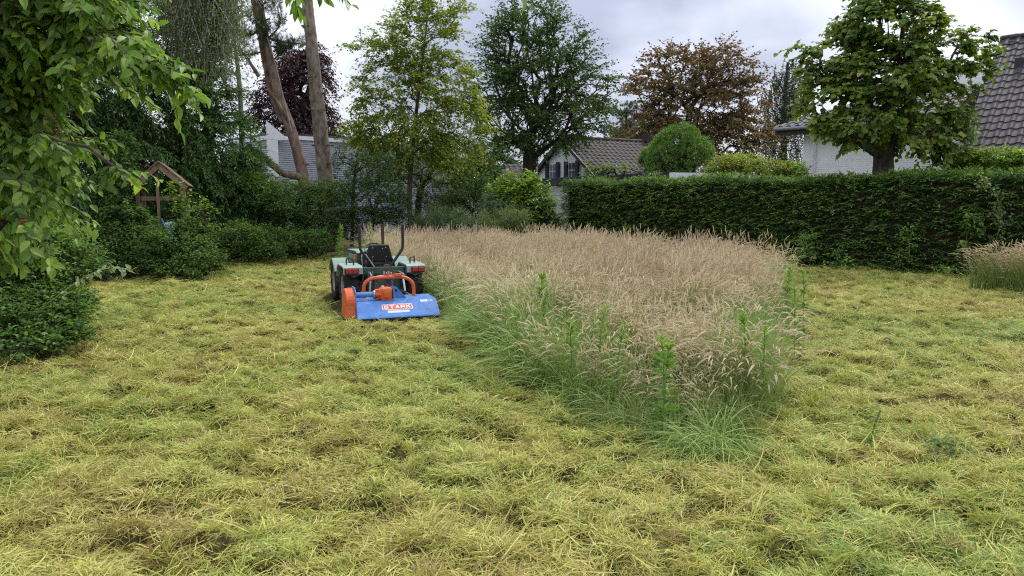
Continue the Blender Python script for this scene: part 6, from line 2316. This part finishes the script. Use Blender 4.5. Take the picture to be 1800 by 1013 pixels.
# mass below the cherry
shrub("evergreen_bush", "dense dark green bush under the cherry at the left edge", [(60, 480, 75, 55, 8.6, .7, 1.2), (40, 560, 80, 50, 8.0, .7, 1.2), (110, 460, 45, 40, 8.8, .5), (-40, 520, 90, 120, 8.4, .8, 1.0), (20, 610, 60, 28, 7.6, .4), (90, 540, 50, 40, 8.3, .5), (60, 420, 70, 40, 9.0, .6)],
      820, M_shrub, twigs=4, nl=11, tl=0.20, leaf=(0.056, 0.026), tipz=0.35)
shrub("bramble_bush", "light bramble with upturned pale leaves spilling onto the cut grass at left", [(100, 590, 40, 22, 7.7, .3), (60, 620, 55, 16, 7.3, .3), (120, 560, 24, 26, 8.0, .25), (20, 640, 40, 12, 7.0, .3)],
      120, M_shrub, tl=0.20, leaf=(0.055, 0.038), nl=7, shape="ovate", tsd=0.3)
# arching bramble cane
br = thing("bramble_shoot", "single pale bramble cane arching out over the cut grass at left", "bramble", gnd(35, 7.8), 0, None, True)
cane = smooth_path([gnd(20, 7.8) + UZ * 0.15, P(40, 568, 7.8), P(100, 522, 7.75), P(150, 487, 7.7), P(195, 471, 7.7), P(232, 476, 7.7)], 30)
m = MB()
tube(m, cane, np.linspace(0.009, 0.004, 30), 6)
m.build("stem", flat_mat("pale cane", (0.22, 0.29, 0.11), 0.6, 0.3), br)
pos, d = [], []
for f in (13, 16, 18, 20, 21, 23, 24, 26, 27, 28, 29):
    for q in range(3):
        pos.append(cane[f] + rng.normal(size=3) * 0.012)
        d.append(rng.normal(size=3) * 0.6 + np.array((0.2, -0.3, -0.3)))
pos, d = np.array(pos), np.array(d)
k = len(pos)
m = MB()
for i in range(k):
    m2 = MB()
    leaves(m2, pos[i:i + 1], d[i:i + 1], np.array(((0, -0.3, 1.0),)) + rng.normal(size=(1, 3)) * 0.4, 0.075, 0.05, 0.12, 0.2, rng.random() * 0.6 + 0.4, "ovate")
    m2.build("leaf", M_pale, br)

# bright shrubs behind the hedge
shrub("golden_shrub", "golden green rounded shrub just right of the white garage end", [(1278, 292, 34, 15, 23.6, .5), (1262, 300, 22, 10, 23.4, .4)], 150, M_lime, tl=0.22, leaf=(0.07, 0.035), nl=9)
shrub("golden_shrub", "yellow tipped mounded shrub in the middle behind the hedge", [(1342, 296, 38, 14, 23.2, .5), (1350, 304, 40, 10, 23.0, .5)], 150, M_lime, tl=0.2, leaf=(0.06, 0.035), nl=9)
shrub("laurel_shrub", "bright green laurel against the left corner of the white brick house", [(1392, 296, 22, 13, 23.4, .4), (1310, 285, 30, 12, 24.6, .5), (1385, 305, 30, 10, 23.2, .4)], 150, M_laurel, tl=0.22, leaf=(0.10, 0.04), nl=7, shape="ovate")
shrub("laurel_shrub", "wide bright green laurel under the eave at the far right", [(1715, 288, 40, 20, 18.0, .5), (1770, 286, 45, 22, 17.4, .5), (1820, 284, 40, 22, 16.9, .5), (1690, 300, 18, 14, 18.2, .3)], 240, M_laurel, tl=0.22, leaf=(0.11, 0.045), nl=8, shape="ovate")
shrub("climber", "thin pale climber growing along the garage roof edge", [(1040, 298, 10, 16, 26.5, .2), (1062, 300, 26, 7, 26.3, .2), (1098, 300, 12, 9, 26.0, .2), (1150, 306, 20, 5, 25.5, .15)], 60, M_pale, tl=0.25, leaf=(0.09, 0.05), nl=7)

# weeds at the foot of the hedge and climbing through it
def on_hedge(px, z, off=0.12):
    t = np.linspace(0, 1, 800)
    q = HA[None] + (HB - HA)[None] * t[:, None]
    sx = 900 + 1300 * q[:, 0] / q[:, 1]
    i = int(np.argmin(np.abs(sx - px)))
    e = nrm(HB - HA)
    return q[i] + np.array((e[1], -e[0], 0)) * off + UZ * z


def sprig(name, label, pts, n, lm, leaf, tl=0.16, nl=6, rad=0.05):
    b = np.array(pts[0])
    th = thing(name, label, "plant", b, 0, None, True)
    path = smooth_path(pts, 24)
    m = MB()
    tube(m, path, 0.006, 5)
    idx = rng.integers(3, 24, n)
    tips = path[idx] + rng.normal(size=(n, 3)) * rad
    out = nrm(rng.normal(size=(n, 3)) + np.array((-0.5, -0.8, 0.4)))
    lv = MB()
    sprays(lv, tips, out, 2, nl, tl, leaf, droop=0.3, spread=0.9, flat=0.8, tsd=0.25)
    m.build("stem", B_green, th)
    lv.build("leaves", lm, th)


sprig("climbing_bindweed", "pale bindweed climbing the right end of the hedge", [on_hedge(1742, 0.1), on_hedge(1752, 0.8), on_hedge(1760, 1.3), on_hedge(1745, 1.75), on_hedge(1722, 2.05)], 46, M_pale, (0.065, 0.05), rad=0.06)
sprig("climbing_bindweed", "broad leaved vine on the hedge left of the bindweed", [on_hedge(1700, 0.5), on_hedge(1702, 0.95), on_hedge(1716, 1.2), on_hedge(1705, 1.3)], 20, M_shrub, (0.10, 0.07), rad=0.09)
sprig("pale_sprig", "small pale sprig sticking out of the middle of the hedge face", [on_hedge(1603, 0.4), on_hedge(1602, 0.75), on_hedge(1606, 0.98)], 18, M_weed, (0.06, 0.04), rad=0.10)
sprig("pale_sprig", "bright sprig at the left part of the hedge just above the seed heads", [on_hedge(1108, 0.5), on_hedge(1108, 0.85)], 12, M_laurel, (0.08, 0.05), rad=0.06)
sprig("hedge_weed", "leafy green weed at the hedge foot beside the meadow corner", [on_hedge(1418, 0.05, .35), on_hedge(1424, 0.45, .35), on_hedge(1420, 0.72, .3)], 34, M_weed, (0.12, 0.035), rad=0.13)
sprig("hedge_weed", "low green weed at the hedge foot right of the meadow", [on_hedge(1475, 0.03, .35), on_hedge(1490, 0.25, .35)], 22, M_weed, (0.09, 0.04), rad=0.12)
sprig("hedge_weed", "small green weed at the hedge foot near the right grass clump", [on_hedge(1672, 0.03, .4), on_hedge(1676, 0.2, .4)], 18, M_weed, (0.08, 0.035), rad=0.10)
sprig("hedge_weed", "green weeds at the left end of the hedge below the garage wall", [on_hedge(1000, 0.2, .4), on_hedge(1004, 0.7, .4), on_hedge(998, 0.9, .4)], 40, M_shrub, (0.11, 0.05), rad=0.16)


# tall thistles standing in and beside the meadow
def at_top(px, py, z):
    dx = (px - 900) / 1300
    dz = -(py - 506.5) / 1300
    fy = math.cos(PITCH) + dz * math.sin(PITCH)
    fz = -math.sin(PITCH) + dz * math.cos(PITCH)
    s = (z - CAM_Z) / fz
    return np.array((dx * s, fy * s, z))


def thistle(px, py, h, label, dense=1.0, lean=0.05):
    top = at_top(px, py, h)
    b = np.array((top[0] - lean * h, top[1], 0))
    th = thing("thistle", label, "weed", b, 0, "tall green weeds in the meadow", True)
    kl, kw, kd = rng.uniform(0.75, 1.25), rng.uniform(0.12, 0.24), rng.uniform(0.0, 0.9)
    lean = lean + rng.uniform(-0.12, 0.12)
    b = np.array((top[0] - lean * h, top[1], 0))
    path = smooth_path([b, b + UZ * h * 0.4 + np.array((lean * 0.2, 0, 0)), b + UZ * h * 0.75 + np.array((lean * h * .5, 0, 0)), top], 16)
    m = MB()
    tube(m, path, np.linspace(0.006, 0.003, 16), 5)
    n = int(80 * dense * h)
    f = rng.random(n) ** 0.8
    i = np.clip((f * 15).astype(int), 0, 14)
    pos = path[i] + (path[np.minimum(i + 1, 15)] - path[i]) * (f * 15 - i)[:, None]
    a = np.arange(n) * 2.4
    up = 0.25 + 1.1 * f
    d = np.stack([np.cos(a), np.sin(a), up - kd * (1 - f)], 1) + rng.normal(0, 0.3, (n, 3))
    ln = 0.105 * (1 - 0.6 * f) * (0.7 + 0.6 * rng.random(n)) + 0.02
    lv = MB()
    ln = ln * kl
    leaves(lv, pos, d, UZ + rng.normal(size=(n, 3)) * 0.4, ln, ln * kw + 0.006, 0.2, 0.25, np.clip(0.35 + 0.4 * f + rng.normal(0, 0.15, n), 0, 1))
    m.build("stem", B_green, th)
    lv.build("leaves", M_weed, th)


for a in ((951, 486, 0.92, "tall bushy thistle in the front left of the meadow, right of the mower", 1.6), (905, 548, 0.62, "short thistle at the left edge of the meadow nearest the mower"), (1064, 542, 0.76, "slim thistle in the middle front of the meadow"),
          (1098, 574, 0.70, "thin thistle just right of the slim middle one"), (1000, 568, 0.66, "bright leafy thistle in front of the tallest one", 1.5), (1389, 470, 0.86, "thistle at the right meadow edge above the others", 1.2),
          (1396, 505, 0.78, "second thistle down the right meadow edge"), (1306, 552, 0.78, "thistle inside the right edge of the meadow", 1.3), (1344, 580, 0.70, "leafy thistle leaning out of the right meadow edge", 1.3),
          (1162, 590, 0.72, "upright thistle in the near part of the meadow"), (1176, 608, 0.68, "leafy thistle closest to the near tip of the meadow", 1.4), (1230, 480, 0.86, "small thistle top in the far middle of the meadow"),
          (600, 397, 1.03, "tall pale thistle left of the roll bar beyond the tractor", 2.2), (648, 392, 1.03, "tall pale thistle between the roll bar post and the exhaust", 2.2), (1412, 478, 0.8, "thistle at the far right corner of the meadow", 1.3)):
    thistle(*a)

# cut stalks left on the mown ground
def stalk(px, py, pts_off, label, lm, n):
    b = G(px, py)
    b[2] = 0.0
    th = thing("cut_stalk", label, "weed", b, 0, None, True)
    path = smooth_path([b + np.array(q) for q in pts_off], 14)
    m = MB()
    tube(m, path, np.linspace(0.010, 0.006, 14), 6)
    m.build("stem", B_green, th)
    lv = MB()
    tips = path[rng.integers(4, 14, n)]
    sprays(lv, tips, nrm(rng.normal(size=(n, 3)) + UZ * 0.3), 1, 5, 0.07, (0.05, 0.014), droop=0.3, spread=0.5, flat=0.8)
    m2 = lv.build("leaves", lm, th)


stalk(1531, 785, [(0, 0, 0.0), (0.0, 0, 0.08), (0.02, 0, 0.16), (0.05, 0.0, 0.25)], "broken green weed stalk standing alone in the cut grass at right", M_weed, 16)
stalk(1630, 815, [(0, 0, 0.02), (0.03, 0.02, 0.08), (0.10, 0.05, 0.12), (0.20, 0.06, 0.10)], "flattened grey green thistle lying in the cut grass at right", M_pale, 34)

# uncut grass clump at the right edge
clump = thing("grass_clump", "uncut clump of tall grass with tan seed heads by the right edge, against the hedge", "grass clump", (8.9, 12.9, 0), 0, None, True)
m = MB()
for (x, y) in [(8.95 + rng.uniform(-0.55, 0.9), 12.9 + rng.uniform(-0.5, 0.5)) for _ in range(34)]:
    for nm_p, me in (("s", protos[0]), ("b", protos[3])) if rng.random() < 0.75 else (("b", protos[4]),):
        v = np.zeros(len(me.vertices) * 3, np.float32)
        me.vertices.foreach_get("co", v)
        v = v.reshape(-1, 3)
        t = np.zeros(len(me.vertices), np.float32)
        me.attributes["tint"].data.foreach_get("value", t)
        h = np.zeros(len(me.vertices), np.float32)
        me.attributes["hgt"].data.foreach_get("value", h)
        a = math.pi + rng.normal(0, 0.5)
        R = np.array(((math.cos(a), -math.sin(a), 0), (math.sin(a), math.cos(a), 0), (0, 0, 1)))
        vv = (v @ R.T) * (0.95 + 0.3 * rng.random()) + np.array((x, y, 0))
        for mi in (0, 1):
            fs = [tuple(p.vertices) for p in me.polygons if p.material_index == mi]
            if not fs:
                continue
            if mi == 0:
                m.add(vv, fs, tint=np.clip(t + 0.25, 0, 1), hgt=h, mi=0)
                off = m.n - len(vv)
            else:
                for k in (3, 4):
                    g4 = [q for q in fs if len(q) == k]
                    if g4:
                        m.f.append((np.array(g4) + off, 1, False))
m.build("grass_blades", [M_stem, M_head], clump)
